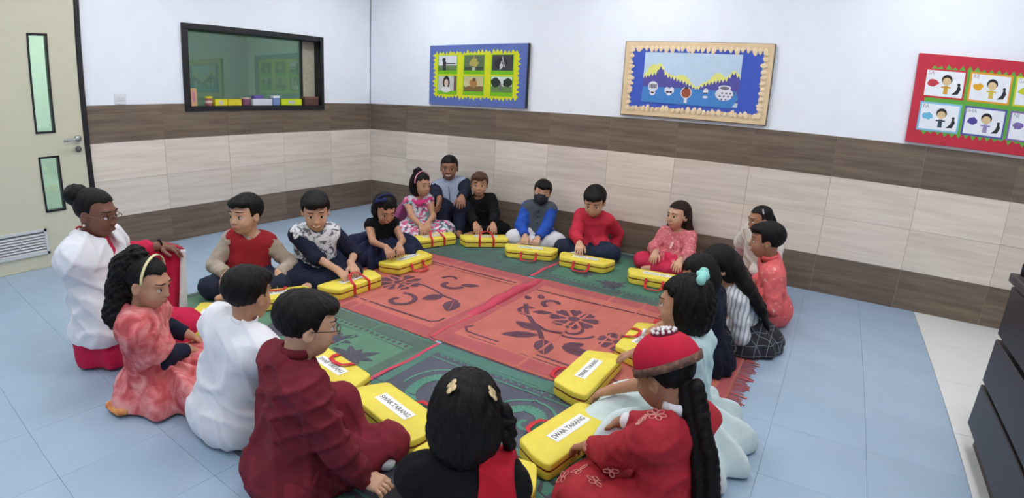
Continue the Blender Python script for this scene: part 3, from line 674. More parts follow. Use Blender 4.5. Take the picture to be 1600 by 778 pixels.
def selvage(parent_i, x, y0, y1, w_, z, hh=0.0, y2=None):
    root = [o for o in COL.objects if o.name.startswith('woven_mat')][parent_i]; mb = MB(); n = 40; V = []; F = []
    for i in range(n+1):
        t = i/n; y = y0+(y1-y0)*t; xx = x+.006*math.sin(y*9)+.004*math.sin(y*23); h_ = hh*max(0, math.sin(t*math.pi))**.7*(.8+.2*math.sin(t*21)); ww = w_*(1+.9*h_/.03)
        for k in range(7):
            a = math.pi*k/6; V.append((xx-ww/2*math.cos(a)-root.location[0]+.35*h_*math.sin(a), y-root.location[1], z+.0015+(h_+.002)*math.sin(a)))
    for i in range(n):
        for k in range(6): F.append((i*7+k, i*7+k+1, i*7+8+k, i*7+7+k))
    link('selvage', mesh('selvage', V, F, True), woven((196, 70, 92)), root)
selvage(1, 3.035, -2.39, -1.145, .022, .008); selvage(1, 3.015, -2.02, -1.16, .05, .008, .034)
selvage(3, 2.912, -1.12, -.04, .03, .005); selvage(5, 3.12, -3.6, -2.43, .022, .005)
# ------------------------------------------------------------------ yellow instrument bags
YEL = M('yellow_nylon', (232, 213, 80), .48, .05, 14, .06, 40, spec=.35); MAR = M('maroon_piping', (120, 32, 34), .6, .1); RED = M('red_webbing', (196, 36, 48), .6, .1, 40, .2, 300)
LBL = M('white_label', (240, 240, 238), .5, .01); INK = M('label_ink', (120, 118, 116), .7, .02)
BL, BWd, BH = .45, .185, .078
def bag_plan(inset=0.0):
    # plan outline: child's side (y<0) long, circle side (y>0) shorter with cut corners
    pts = [(-.225, -.085), (.225, -.085), (.225, -.02), (.185, .0925), (-.185, .0925), (-.225, -.02)]
    out = []; n = len(pts)
    for i in range(n):
        p = np.array(pts[i]); a = np.array(pts[i-1]); b = np.array(pts[(i+1) % n]); u = (a-p)/np.linalg.norm(a-p); w_ = (b-p)/np.linalg.norm(b-p); r = .022
        for t in (0, .25, .5, .75, 1):
            out.append((p+u*r*(1-t)**2+w_*r*t**2))
    c = np.array([0, .0]); res = []
    for p in out:
        d = p-c; res.append((p[0]-inset*np.sign(p[0])*min(1, abs(p[0])/.15), p[1]-inset*np.sign(p[1])*min(1, abs(p[1])/.06)))
    return res
def bag_loft(prof, crown=0.0):
    V = []; F = []; n = len(bag_plan())
    for ins, z in prof:
        V += [(x, y, z) for x, y in bag_plan(ins)]
    for k in range(len(prof)-1):
        for i in range(n): F.append((k*n+i, k*n+(i+1) % n, (k+1)*n+(i+1) % n, (k+1)*n+i))
    F.append(tuple(range(n))[::-1])
    # domed top: two rings and centre
    t = len(prof)-1; z = prof[-1][1]; ins = prof[-1][0]
    base = len(V); V += [(x*.6, y*.6, z+crown*.8) for x, y in bag_plan(ins)]; V.append((0, 0, z+crown))
    for i in range(n):
        F.append((t*n+i, t*n+(i+1) % n, base+(i+1) % n, base+i)); F.append((base+i, base+(i+1) % n, base+n))
    return mesh('bag', V, F, True)
BASE = bag_loft([(.004, 0), (.001, .003), (-.001, .02), (.0, .037)], 0)
ZIP = bag_loft([(.0008, .0355), (-.0004, .039), (.0004, .0445)], 0)
LID = bag_loft([(.002, .0435), (-.001, .0465), (-.0015, .066), (.0005, .0705), (.004, .0728)], .0035)
for _m in (BASE, ZIP, LID): _m.set_sharp_from_angle(angle=math.radians(38))
def loopstrap(kind, side):
    """red carrying strap: two legs on the long side and a loop"""
    y = .094 if side > 0 else -.087; s_ = side; h = .062; mb = MB()
    if kind == 'floor':     # lies fallen onto the mat
        pts = [(h, y, .06), (h, y+s_*.006, .05), (h, y+s_*.018, .022), (h-.004, y+s_*.045, .011), (h-.02, y+s_*.075, .010), (0, y+s_*.082, .010), (-h+.02, y+s_*.075, .010), (-h+.004, y+s_*.045, .011), (-h, y+s_*.018, .022), (-h, y+s_*.006, .05), (-h, y, .06)]
        wd = [(1, 0, 0)]*3+[(1, .3*s_, 0), (.6, .8*s_, 0), (0, 1, 0), (-.6, .8*s_, 0), (1, -.3*s_, 0)]+[(1, 0, 0)]*3
        wd = [(1, 0, 0), (1, 0, 0), (1, 0, 0), (.9, -.35*s_, 0), (.5, -.85*s_, 0), (0, -1*s_, 0), (-.5, -.85*s_, 0), (-.9, -.35*s_, 0), (-1, 0, 0), (-1, 0, 0), (-1, 0, 0)]
    elif kind == 'up':      # pulled up over the lid, vertical bands on the side
        pts = [(h, y+s_*.003, .006), (h, y+s_*.004, .04), (h, y+s_*.002, .072), (h-.006, y-s_*.04, .092), (h-.022, y-s_*.075, .115), (0, y-s_*.085, .125), (-h+.022, y-s_*.075, .115), (-h+.006, y-s_*.04, .092), (-h, y+s_*.002, .072), (-h, y+s_*.004, .04), (-h, y+s_*.003, .006)]
        wd = [(1, 0, 0), (1, 0, 0), (1, 0, 0), (1, -.2*s_, 0), (.6, -.6*s_, 0), (0, -1*s_, 0), (-.6, -.6*s_, 0), (-1, -.2*s_, 0), (-1, 0, 0), (-1, 0, 0), (-1, 0, 0)]
    else:                   # lies flat across the lid
        pts = [(h, y+s_*.004, .03), (h, y+s_*.003, .066), (h, y-s_*.012, .0815), (h-.004, y-s_*.04, .085), (h-.02, y-s_*.066, .086), (0, y-s_*.072, .086), (-h+.02, y-s_*.066, .086), (-h+.004, y-s_*.04, .085), (-h, y-s_*.012, .0815), (-h, y+s_*.003, .066), (-h, y+s_*.004, .03)]
        wd = [(1, 0, 0), (1, 0, 0), (1, 0, 0), (.9, .35*s_, 0), (.5, .85*s_, 0), (0, 1*s_, 0), (-.5, .85*s_, 0), (-.9, .35*s_, 0), (-1, 0, 0), (-1, 0, 0), (-1, 0, 0)]
    mb.ribbon(pts, wd, .019, .0028); return mesh('strap', mb.v, mb.f)
STR = {(k, s_): loopstrap(k, s_) for k in ('floor', 'up', 'flat') for s_ in (1, -1)}
LBM = (lambda b: mesh('label', b.v, b.f))(MB().bbox((-.105, -.026, .0768), (.105, .030, .0778), .0004))
def bag(label, x, y, deg, front='floor', back=None, z=.0128, roll=0):
    e = empty('instrument_bag', (x, y, z), math.radians(deg)); tag(e, label, 'bag', 'yellow instrument bags')
    link('bag_base', BASE, YEL, e); link('zip_band', ZIP, MAR, e); link('bag_lid', LID, YEL, e)
    l = link('name_label', LBM, LBL, e); t = link('lettering', text_mesh('SWAR TARANG', .031, .0006, .0), INK, l, (0, .002, .0782)); t.scale = (.88, 1, 1)
    if front: link('carry_strap', STR[(front, 1)], RED, e)
    if back: link('carry_strap', STR[(back, -1)], RED, e)
    return e
bag('yellow bag with strap across its label, beside the seated woman in pink', 2.03, -3.15, -46, 'flat')
bag('yellow bag half hidden behind the boy in maroon\'s head, before the red waistcoat boy', 2.02, -2.66, 62, 'flat')
bag('yellow bag whose red straps the boy in printed shirt is holding', 2.165, -2.185, -90, 'up')
bag('yellow bag in front of the girl in black with navy headband', 2.09, -1.575, -90, 'floor')
bag('yellow bag in front of the girl in pink patterned dress', 1.80, -.945, -110, 'up')
bag('yellow bag whose straps the boy in black holds', 2.155, -.645, -138, 'up')
bag('yellow bag in front of the boy wearing a face mask', 2.655, -.695, -158, 'floor')
bag('yellow bag in front of the boy in red sweater', 3.14, -.655, -173, 'floor')
bag('yellow bag in front of the girl in pink kurta', 3.745, -.695, -172, 'floor')
bag('yellow bag behind the girl in mint, red strap over it', 4.03, -1.83, 92, 'flat')
bag('small visible end of a yellow bag before the girl in plaid skirt', 4.14, -1.37, 112, 'floor')
bag('yellow bag held by the girl in the mint dress', 3.945, -2.335, 91, 'floor')
bag('yellow bag held by the girl in the red cap', 4.085, -2.815, 80, 'floor')
bag('yellow bag in front of the child in black with hair clips', 3.92, -3.185, 9, 'flat')
bag('yellow bag in front of the boy in maroon', 3.46, -3.105, -12, 'floor')
bag('yellow bag in front of the boy in white shirt', 3.0, -3.045, -8, 'flat')

# ------------------------------------------------------------------ smooth solid modelling for people (fields blended on a grid, then meshed)
def A(*p): return np.array(p, float)
def unit(v): return v/(np.linalg.norm(v)+1e-12)
def cone(a, b, ra, rb, k=.012, flat=0):
    a = np.array(a, float); b = np.array(b, float); ab = b-a; L2 = float(ab@ab)+1e-12; u = ab/math.sqrt(L2)
    def fn(X, Y, Z):
        x = X-a[0]; y = Y-a[1]; z = Z-a[2]; d = x*ab[0]+y*ab[1]+z*ab[2]; t = np.clip(d/L2, 0, 1)
        r = np.sqrt((x-t*ab[0])**2+(y-t*ab[1])**2+(z-t*ab[2])**2)-(ra+(rb-ra)*t)
        if flat & 1: r = np.maximum(r, ((X-b[0])*u[0]+(Y-b[1])*u[1]+(Z-b[2])*u[2]))
        if flat & 2: r = np.maximum(r, -((X-a[0])*u[0]+(Y-a[1])*u[1]+(Z-a[2])*u[2]))
        return r
    return (fn, np.minimum(a-ra, b-rb), np.maximum(a+ra, b+rb), k, 0)
def ell(c, r, R=None, k=.02, mode=0):
    c = np.array(c, float); r = np.array(r, float)
    def fn(X, Y, Z):
        x = X-c[0]; y = Y-c[1]; z = Z-c[2]
        if R is not None: x, y, z = (x*R[0, i]+y*R[1, i]+z*R[2, i] for i in range(3))
        k0 = np.sqrt((x/r[0])**2+(y/r[1])**2+(z/r[2])**2); k1 = np.sqrt((x/r[0]**2)**2+(y/r[1]**2)**2+(z/r[2]**2)**2)+1e-9
        return k0*(k0-1)/k1
    e = np.abs(R) @ r if R is not None else r
    return (fn, c-e, c+e, k, mode)
def smin(a, b, k):
    if k <= 0: return np.minimum(a, b)
    h = np.maximum(k-np.abs(a-b), 0)/k; return np.minimum(a, b)-h*h*k*.25
def smax(a, b, k): return -smin(-a, -b, k)
def field(ops, lo, hi, h, post=None):
    n = np.ceil((hi-lo)/h).astype(int)+1; ax = [lo[i]+h*np.arange(n[i]) for i in range(3)]
    f = np.full(n, .25, np.float32)
    for fn, bl, bh, k, mode in ops:
        mg = k+2*h+.004; s = []
        for i in range(3):
            a = max(0, int((bl[i]-mg-lo[i])/h)); b = min(n[i], int((bh[i]+mg-lo[i])/h)+2); s.append(slice(a, max(a, b)))
        if any(q.stop <= q.start for q in s): continue
        s = tuple(s); d = fn(ax[0][s[0]][:, None, None], ax[1][s[1]][None, :, None], ax[2][s[2]][None, None, :]).astype(np.float32)
        f[s] = smin(f[s], d, k) if mode == 0 else smax(f[s], -d, k)
    if post is not None: f = post(f, ax[0][:, None, None], ax[1][None, :, None], ax[2][None, None, :]).astype(np.float32)
    return f
def nets(f, lo, h):
    I = f < 0; c = I[:-1, :-1, :-1].astype(np.int8)
    for d in [(1,0,0),(0,1,0),(1,1,0),(0,0,1),(1,0,1),(0,1,1),(1,1,1)]:
        c = c+I[d[0]:I.shape[0]-1+d[0], d[1]:I.shape[1]-1+d[1], d[2]:I.shape[2]-1+d[2]]
    act = (c > 0) & (c < 8); ix = np.argwhere(act); nv = len(ix)
    if nv == 0: return np.zeros((0, 3)), np.zeros((0, 4), int)
    vid = np.full(act.shape, -1, np.int32); vid[act] = np.arange(nv)
    cs = [(i, j, k) for i in (0, 1) for j in (0, 1) for k in (0, 1)]; vals = {q: f[ix[:, 0]+q[0], ix[:, 1]+q[1], ix[:, 2]+q[2]] for q in cs}
    acc = np.zeros((nv, 3)); cnt = np.zeros(nv)
    for q in cs:
        for a in range(3):
            if q[a] == 0:
                r = list(q); r[a] = 1; r = tuple(r); v0, v1 = vals[q], vals[r]; m_ = (v0 < 0) != (v1 < 0)
                t = np.where(m_, v0/np.where(m_, v0-v1, 1), 0); p = np.array(q, float)[None, :].repeat(nv, 0); p[:, a] += t
                acc[m_] += p[m_]; cnt[m_] += 1
    V = np.asarray(lo)+h*(ix+acc/cnt[:, None]); F = []
    for a in range(3):
        b, c_ = (a+1) % 3, (a+2) % 3
        s0 = [slice(None)]*3; s1 = [slice(None)]*3; s0[a] = slice(0, -1); s1[a] = slice(1, None)
        ch = I[tuple(s0)] != I[tuple(s1)]; e = np.argwhere(ch)
        ok = (e[:, b] > 0) & (e[:, c_] > 0) & (e[:, b] < f.shape[b]-1) & (e[:, c_] < f.shape[c_]-1); e = e[ok]
        ins = I[e[:, 0], e[:, 1], e[:, 2]]
        def cell(db, dc):
            q = e.copy(); q[:, b] -= db; q[:, c_] -= dc; return vid[q[:, 0], q[:, 1], q[:, 2]]
        Q = np.stack([cell(1, 1), cell(0, 1), cell(0, 0), cell(1, 0)], 1); Q[~ins] = Q[~ins][:, ::-1]; F.append(Q)
    return V, np.concatenate(F)
def np_mesh(name, V, F):
    me = bpy.data.meshes.new(name); me.vertices.add(len(V)); me.vertices.foreach_set('co', np.asarray(V, np.float32).ravel())
    me.loops.add(F.size); me.loops.foreach_set('vertex_index', F.astype(np.int32).ravel())
    me.polygons.add(len(F)); me.polygons.foreach_set('loop_start', np.arange(0, F.size, 4, dtype=np.int32)); me.polygons.foreach_set('loop_total', np.full(len(F), 4, np.int32))
    me.polygons.foreach_set('use_smooth', np.ones(len(F), bool)); me.update(calc_edges=True); return me
def solid(ops, h, post=None, floor_z=.012):
    """mesh of the blended ops"""
    add = [o for o in ops if o[4] == 0]; lo = np.min([o[1] for o in add], 0)-.03; hi = np.max([o[2] for o in add], 0)+.03; lo[2] = max(lo[2], floor_z-.03)
    def pp(f, X, Y, Z):
        if post is not None: f = post(f, X, Y, Z)
        return np.maximum(f, floor_z-Z)
    return nets(field(ops, lo, hi, h, pp), lo, h)
def folds(amp, seed, fr=1.0, vert=False):
    """soft cloth creases"""
    rn = random.Random(seed); W_ = []
    for i in range(5):
        d = unit(A(rn.uniform(-1, 1), rn.uniform(-1, 1), rn.uniform(-.25, .25) if vert else rn.uniform(-.8, .8))); W_.append((d*rn.uniform(38, 85)*fr, rn.uniform(0, 6), unit(A(rn.uniform(-1, 1), rn.uniform(-1, 1), rn.uniform(-1, 1)))*rn.uniform(14, 26)))
    def post(f, X, Y, Z):
        s = 0
        for d, p, q in W_:
            w1 = np.sin(q[0]*X+q[1]*Y+q[2]*Z+p); r_ = np.sin(.5*(d[0]*X+d[1]*Y+d[2]*Z)+p+1.0*w1)
            s = s+np.exp(-(r_/.42)**2)*(.55+.45*np.sin(q[1]*.8*X-q[0]*.8*Y+q[2]*1.1*Z+2*p))
        return f-amp*1.45*np.minimum(s, 1.5)+amp*.35
    return post

SKIN = {'light': M('skin_light', (206, 162, 134), .55, .05, 40, spec=.3), 'mid': M('skin_mid', (190, 142, 114), .55, .05, 40, spec=.3), 'tan': M('skin_tan', (166, 120, 94), .55, .05, 40, spec=.3), 'dark': M('skin_dark', (122, 82, 66), .5, .05, 40, spec=.35), 'brown': M('skin_brown', (146, 102, 80), .5, .05, 40, spec=.35)}
def hair_mat(name, c):
    if name in MATS: return MATS[name]
    return M(name, c, .55, .4, 60, .5, 170, stretch=(1.6, 1.6, .22), spec=.2)
HAIR = hair_mat('black_hair', (15, 12, 12)); HAIRB = hair_mat('brown_hair', (40, 26, 20)); HAIRK = hair_mat('auburn_hair', (82, 54, 40))
EYEW = M('eye_white', (228, 222, 214), .3, .02); IRIS = M('iris_dark', (30, 20, 16), .2, .05); LASH = M('brow_hair', (30, 22, 20), .8, .1)
LIP = M('lip_rose', (168, 98, 88), .5, .05); LIPD = M('lip_brown', (112, 66, 58), .5, .05)

class Person: pass
def person(name, label, head, hz, face, body, s=.95, pitch=0, roll=0, lean=.05, skin='mid', hair='short', hmat=None, base=None, hands=None, legs='cross', knees=None, hs=None, h=.007, palm=None, elbow=None, shoulder=None, smile=0, mask=False, feet=None, group=None):
    """skeleton from the photo: head pixel + height, facing angles; hands given as (x px, y px, height)"""
    P = Person(); P.name = name; P.h = h; P.s = s; P.skin = skin
    tx, ty, cx, cy = head; C = G((tx+cx)/2, (ty+cy)/2, hz)
    q = np.linalg.norm(PX(C+A(0, 0, .1))-PX(C-A(0, 0, .1)))
    P.hs = hs or min(1.25, max(.88, math.hypot(tx-cx, ty-cy)/q*.94)); S = P.hs
    P.C = C; fa, ba = math.radians(face), math.radians(body)
    F = A(math.cos(ba), math.sin(ba), 0); Lt = A(-F[1], F[0], 0); P.F, P.L = F, Lt
    fy = A(math.cos(fa), math.sin(fa), 0); up = A(0, 0, 1); pr_ = math.radians(pitch); rr = math.radians(roll)
    hy = fy*math.cos(pr_)-up*math.sin(pr_); hz_ = up*math.cos(pr_)+fy*math.sin(pr_); hx = np.cross(hy, hz_)
    hx, hz_ = hx*math.cos(rr)+hz_*math.sin(rr), hz_*math.cos(rr)-hx*math.sin(rr)
    P.R = np.stack([hx, hy, hz_], 1)
    P.H = lambda *p: C+P.R @ (A(*p)*S)
    pel = (np.array([C[0], C[1], 0])-F*lean) if base is None else A(base[0], base[1], 0)
    P.base = pel.copy(); pel = pel+A(0, 0, .095*s); P.pel = pel
    nb = P.H(0, -.024, -.10)-A(0, 0, .020*s)-F*.008; P.nb = nb
    sp = unit(nb-pel); P.sp = sp
    sa = math.radians(shoulder) if shoulder is not None else ba; SL = A(-math.sin(sa), math.cos(sa), 0); SL = unit(SL-sp*(SL@sp)); P.SL = SL
    P.ch = nb-sp*.085*s
    P.sh = {1: nb-sp*.048*s+SL*.112*s, -1: nb-sp*.048*s-SL*.112*s}
    # arms
    P.el = {}; P.wr = {}; P.hd = {}; P.pn = {}
    hands = hands or {}
    ua, fa_ = .195*s, .17*s
    for sd in (1, -1):
        t = hands.get(sd)
        if t is None: T = pel+F*.16*s+Lt*sd*.09*s+A(0, 0, .08*s)
        elif len(t) == 4: T = A(*t[:3])           # world point
        else: T = G(*t)
        d0 = T-P.sh[sd]; d0h = unit(A(d0[0], d0[1], -.12)); hd = unit(d0h*.8+A(0, 0, -.25)) if palm is None or sd not in palm else unit(A(*palm[sd][0]))
        Wr = T-hd*.042*s; v = Wr-P.sh[sd]; D = np.linalg.norm(v); mxr = (ua+fa_)*.985
        if D > mxr*1.03: print('REACH', label[:30], sd, round(D/mxr, 2))
        if D > mxr: Wr = P.sh[sd]+v/D*mxr*1.0; D = mxr; v = Wr-P.sh[sd]
        a = (ua**2-fa_**2+D*D)/(2*D); hh = math.sqrt(max(ua*ua-a*a, 0)); pole = SL*sd*.75-F*.45+A(0, 0, -.55)
        if elbow and sd in elbow: pole = A(*elbow[sd])
        u = v/D; pole = unit(pole-u*(pole@u)); P.el[sd] = P.sh[sd]+u*a+pole*hh; P.el[sd][2] = max(P.el[sd][2], .04); P.wr[sd] = Wr; P.hd[sd] = hd
        n = A(0, 0, 1.) if palm is None or sd not in palm else A(*palm[sd][1]); n = unit(n-hd*(n@hd)); P.pn[sd] = n
    # legs
    P.hip = {sd: pel+Lt*sd*.058*s-A(0, 0, .015*s) for sd in (1, -1)}; P.kn = {}; P.an = {}; P.toe = {}
    for sd in (1, -1):
        if legs == 'cross':
            P.kn[sd] = pel+F*.17*s+Lt*sd*.205*s+A(0, 0, -.015*s); P.an[sd] = pel+F*(.225 if sd > 0 else .165)*s-Lt*sd*.05*s; P.an[sd][2] = .052*s
            P.toe[sd] = P.an[sd]-Lt*sd*.10*s+F*.03*s; P.toe[sd][2] = .034*s
        elif legs == 'kneel':
            P.kn[sd] = pel+F*.26*s+Lt*sd*.09*s; P.kn[sd][2] = .075*s; P.an[sd] = pel+F*.05*s+Lt*sd*.09*s; P.an[sd][2] = .045*s
            P.toe[sd] = P.an[sd]-F*.09*s; P.toe[sd][2] = .03*s
            P.hip[sd] = P.hip[sd]+A(0, 0, .05*s)
        if knees and sd in knees:
            k_ = knees[sd]; P.kn[sd] = A(*k_[0]); P.an[sd] = A(*k_[1]); P.toe[sd] = A(*k_[2])
    root = empty(name, tuple(P.base)); tag(root, label, 'person', group); P.root = root
    # ---- body
    ops = torso(P, 0)+sum([arm(P, sd, 0) for sd in (1, -1)], [])+sum([leg(P, sd, 0) for sd in (1, -1)], [])
    hops = head_ops(P)
    hnd = {sd: hand_ops(P, sd) for sd in (1, -1)}
    full = ops+hops+hnd[1]+hnd[-1]
    add = [o for o in full if o[4] == 0]; lo = np.min([o[1] for o in add], 0)-.02; hi = np.max([o[2] for o in add], 0)+.02; lo[2] = max(lo[2], .0)
    cut = lambda f, X, Y, Z: np.maximum(f, .0125-Z)
    hb = .013; V, Fc = nets(field(full, lo, hi, hb, cut), lo, hb); parts = []
    boxes = []
    hl = P.C-.135*S; hh_ = P.C+.135*S; hl[2] = P.nb[2]+.0*s; boxes.append((hl, hh_, min(.0058, h*.8)))
    for sd in (1, -1):
        c = P.wr[sd]+P.hd[sd]*.06*s; boxes.append((c-.098*s, c+.098*s, .0033 if h < .0068 else .0042))
    keep = np.ones(len(Fc), bool)
    for bl, bh, _ in boxes:
        inb = np.all((V > bl+.012) & (V < bh-.012), 1); keep &= ~inb[Fc].all(1)
    parts.append((V, Fc[keep]))
    for bl, bh, hh2 in boxes: parts.append(nets(field(full, bl, bh, hh2, cut), bl, hh2))
    vs = []; fs = []; n = 0
    for v, f_ in parts: vs.append(v); fs.append(f_+n); n += len(v)
    link('body', np_mesh('body', np.concatenate(vs)-P.base, np.concatenate(fs)), SKIN[skin], root)
    face_parts(P, smile, mask)
    if hair: P.hair = hair_do(P, hair, hmat or HAIR)
    return P
def torso(P, i, bottom=True):
    s = P.s; sp = P.sp; L, SL = P.L, P.SL; lo = P.pel; o = []
    for sd in (1, -1): o.append(cone(lo+L*sd*.045*s, P.ch+SL*sd*.050*s+sp*.012, .070*s+i, .058*s+i, .05*s))
    o.append(cone(lo+L*.04*s-P.F*.015*s, lo-L*.04*s-P.F*.015*s, .080*s+i, .080*s+i, .04*s))
    o.append(cone(P.sh[1]-SL*.022*s, P.sh[-1]+SL*.022*s, .042*s+i, .042*s+i, .045*s))
    for sd in (1, -1): o.append(cone(P.nb-sp*.012*s, P.sh[sd]-SL*sd*.01*s, .030*s+i*.7, .036*s+i, .03*s))
    return o
def arm(P, sd, i, end=2.0, r=1.0, flare=0):
    """end: 1 = elbow, 2 = wrist"""
    s = P.s; o = []; S_, E_, W_ = P.sh[sd], P.el[sd], P.wr[sd]; fl = 1 if i > 0 else 0
    r0, r1, r2 = .037*s*r+i, .029*s*r+i, .0195*s*r+i
    if end <= 1: 
        b = S_+(E_-S_)*end; o.append(cone(S_, b, r0, r0+(r1-r0)*end+flare, .02*s, fl)); return o
    o.append(cone(S_, E_, r0, r1, .02*s)); t = end-1; b = E_+(W_-E_)*t; o.append(cone(E_, b, r1, r1+(r2-r1)*t+flare, .012*s, fl)); return o
def leg(P, sd, i, end=2.0, r=1.0):
    s = P.s; o = [cone(P.hip[sd], P.kn[sd], .07*s*r+i, .052*s*r+i, .03*s)]
    if end > 1:
        b = P.kn[sd]+(P.an[sd]-P.kn[sd])*(end-1); o.append(cone(P.kn[sd], b, .05*s*r+i, .03*s*r+i+.01*(i > 0), .02*s))
    if i == 0:
        o.append(cone(P.an[sd], P.toe[sd], .032*s, .021*s, .02*s)); o.append(ell(P.an[sd]-unit(P.toe[sd]-P.an[sd])*.022*s, (.027*s,)*3, k=.02))
    return o
def head_ops(P):
    S = P.hs; R = P.R; H = P.H; e = lambda c, r, k, mode=0: ell(H(*c), A(*r)*S, R, k*S, mode)
    o = [e((0, -.014, .028), (.071, .087, .074), .01), e((0, .018, -.028), (.057, .064, .068), .035), e((0, .036, -.074), (.034, .036, .026), .03),
         e((.030, .052, -.034), (.025, .024, .028), .022), e((-.030, .052, -.034), (.025, .024, .028), .022)]
    for sd in (1, -1):
        o.append(e((sd*.072, -.008, -.010), (.009, .019, .029), .008)); o.append(e((sd*.078, -.002, -.008), (.005, .010, .016), .004, 1))
    o.append(cone(H(-.034, .070, .022), H(.034, .070, .022), .010*S, .010*S, .018*S))
    for sd in (1, -1): o.append(e((sd*.030, .096, -.001), (.017, .016, .009), .008, 1))
    o.append(cone(H(0, .080, .006), H(0, .091, -.024), .0065*S, .0095*S, .010*S)); o.append(e((0, .091, -.027), (.010, .010, .008), .006))
    for sd in (1, -1): o.append(e((sd*.010, .083, -.030), (.0065, .009, .006), .006))
    o.append(e((0, .078, -.056), (.021, .011, .011), .010))
    o.append(cone(H(0, -.026, -.05), P.nb-P.sp*.03*P.s, .034*S, .037*S, .025*S))
    return o
def surf(P, ops, x, z, y0=.13):
    """where a line along the face direction meets the skin"""
    y = y0
    for _ in range(40):
        p = P.H(x, y, z); d = .3
        for fn, bl, bh, k, mode in ops:
            v = float(fn(np.array(p[0]), np.array(p[1]), np.array(p[2]))); d = float(smin(np.float64(d), np.float64(v), k)) if mode == 0 else float(smax(np.float64(d), np.float64(-v), k))
        if d < .0003: break
        y -= max(d, .0004)/P.hs*.9
    return y
def face_parts(P, smile=0, mask=False):
    ops = head_ops(P); S = P.hs; R = P.R; off = P.base
    for sd in (1, -1):
        x = sd*.030; y = surf(P, ops, x, -.001)
        eye = MB().ellipsoid(P.H(x, y-.0035, -.0015)-off, A(.0150, .0085, .0072)*S, R, 12, 8).build('eye', EYEW, P.root, True)
        MB().ellipsoid(P.H(x, y+.0022, -.0012)-off, A(.0070, .0036, .0068)*S, R, 10, 6).build('iris', IRIS, eye, True)
        MB().tube([P.H(x+t*.0165, y+.0030-.006*t*t, .0056-.0050*t*t)-off for t in (-1, -.5, 0, .5, 1)], A(.0006, .0013, .0015, .0014, .0008)*S, 6).build('eyelashes', LASH, eye, True)
        MB().tube([P.H(sd*(.012+.037*t), surf(P, ops, sd*(.014+.034*t), .026)+.0005, .0245+.005*math.sin(.75+t*2.0)) -off for t in (0, .25, .5, .75, 1)], A(.0018, .0028, .0029, .0024, .0010)*S, 6).build('eyebrow', LASH, P.root, True)
    if not mask:
        wd = .021+.006*smile; up = .004+.006*smile
        pts = []
        for t in (-1, -.6, -.25, 0, .25, .6, 1):
            z = -.058+up*t*t; pts.append(P.H(t*wd, surf(P, ops, t*wd, z)+.0005, z)-off)
        m_ = MB(); m_.tube(pts, A(.0012, .0042, .0054, .0052, .0054, .0042, .0012)*S, 8); lips = m_.build('lips', LIPD if P.skin == 'dark' else LIP, P.root, True)
        if smile > .8:
            t_ = MB(); t_.tube([P.H(t*wd*.7, surf(P, ops, t*wd*.7, -.0575+up*t*t)+.0034, -.0572+up*t*t)-off for t in (-1, -.5, 0, .5, 1)], A(.0008, .0022, .0026, .0022, .0008)*S, 6); t_.build('teeth', M('teeth', (232, 228, 218), .3, .01), lips, True)
def hand_ops(P, sd):
    s = P.s*1.0; W_ = P.wr[sd]; d = P.hd[sd]; n = P.pn[sd]; side = np.cross(d, n)*(1)  # across the palm
    th = -sd*1.0                                                 # thumb on the inner side
    inner = side if (side @ P.L)*sd < 0 else -side
    o = [cone(W_-d*.012*s, W_+d*.02*s, .0195*s, .0165*s, .012*s)]
    for j in (-1.5, -.5, .5, 1.5): o.append(cone(W_+d*.012*s+inner*j*.009*s, W_+d*.058*s+inner*j*.0155*s, .0135*s, .0115*s, .010*s))
    ln = {1.5: .050, .5: .058, -.5: .054, -1.5: .042}
    for j, l in ln.items():
        b = W_+d*.060*s+inner*j*.0162*s; dd = unit(d+inner*j*.09); c = -n; a = 0.0
        for q, (fr, bend) in enumerate(((.45, .30), (.32, .45), (.23, .30))):
            a += bend; v = dd*math.cos(a)+c*math.sin(a); e = b+v*l*fr*s; o.append(cone(b, e, (.0074-.0006*q)*s, (.0069-.0007*q)*s, .0028)); b = e
    b = W_+d*.016*s+inner*.016*s
    for v, l, r in ((unit(inner*.85+d*.55-n*.25), .030, .0105), (unit(inner*.35+d*.9-n*.3), .026, .0085), (unit(inner*.1+d*.95-n*.35), .02, .0075)):
        e = b+v*l*s; o.append(cone(b, e, r*s, r*.9*s, .006)); b = e
    return o
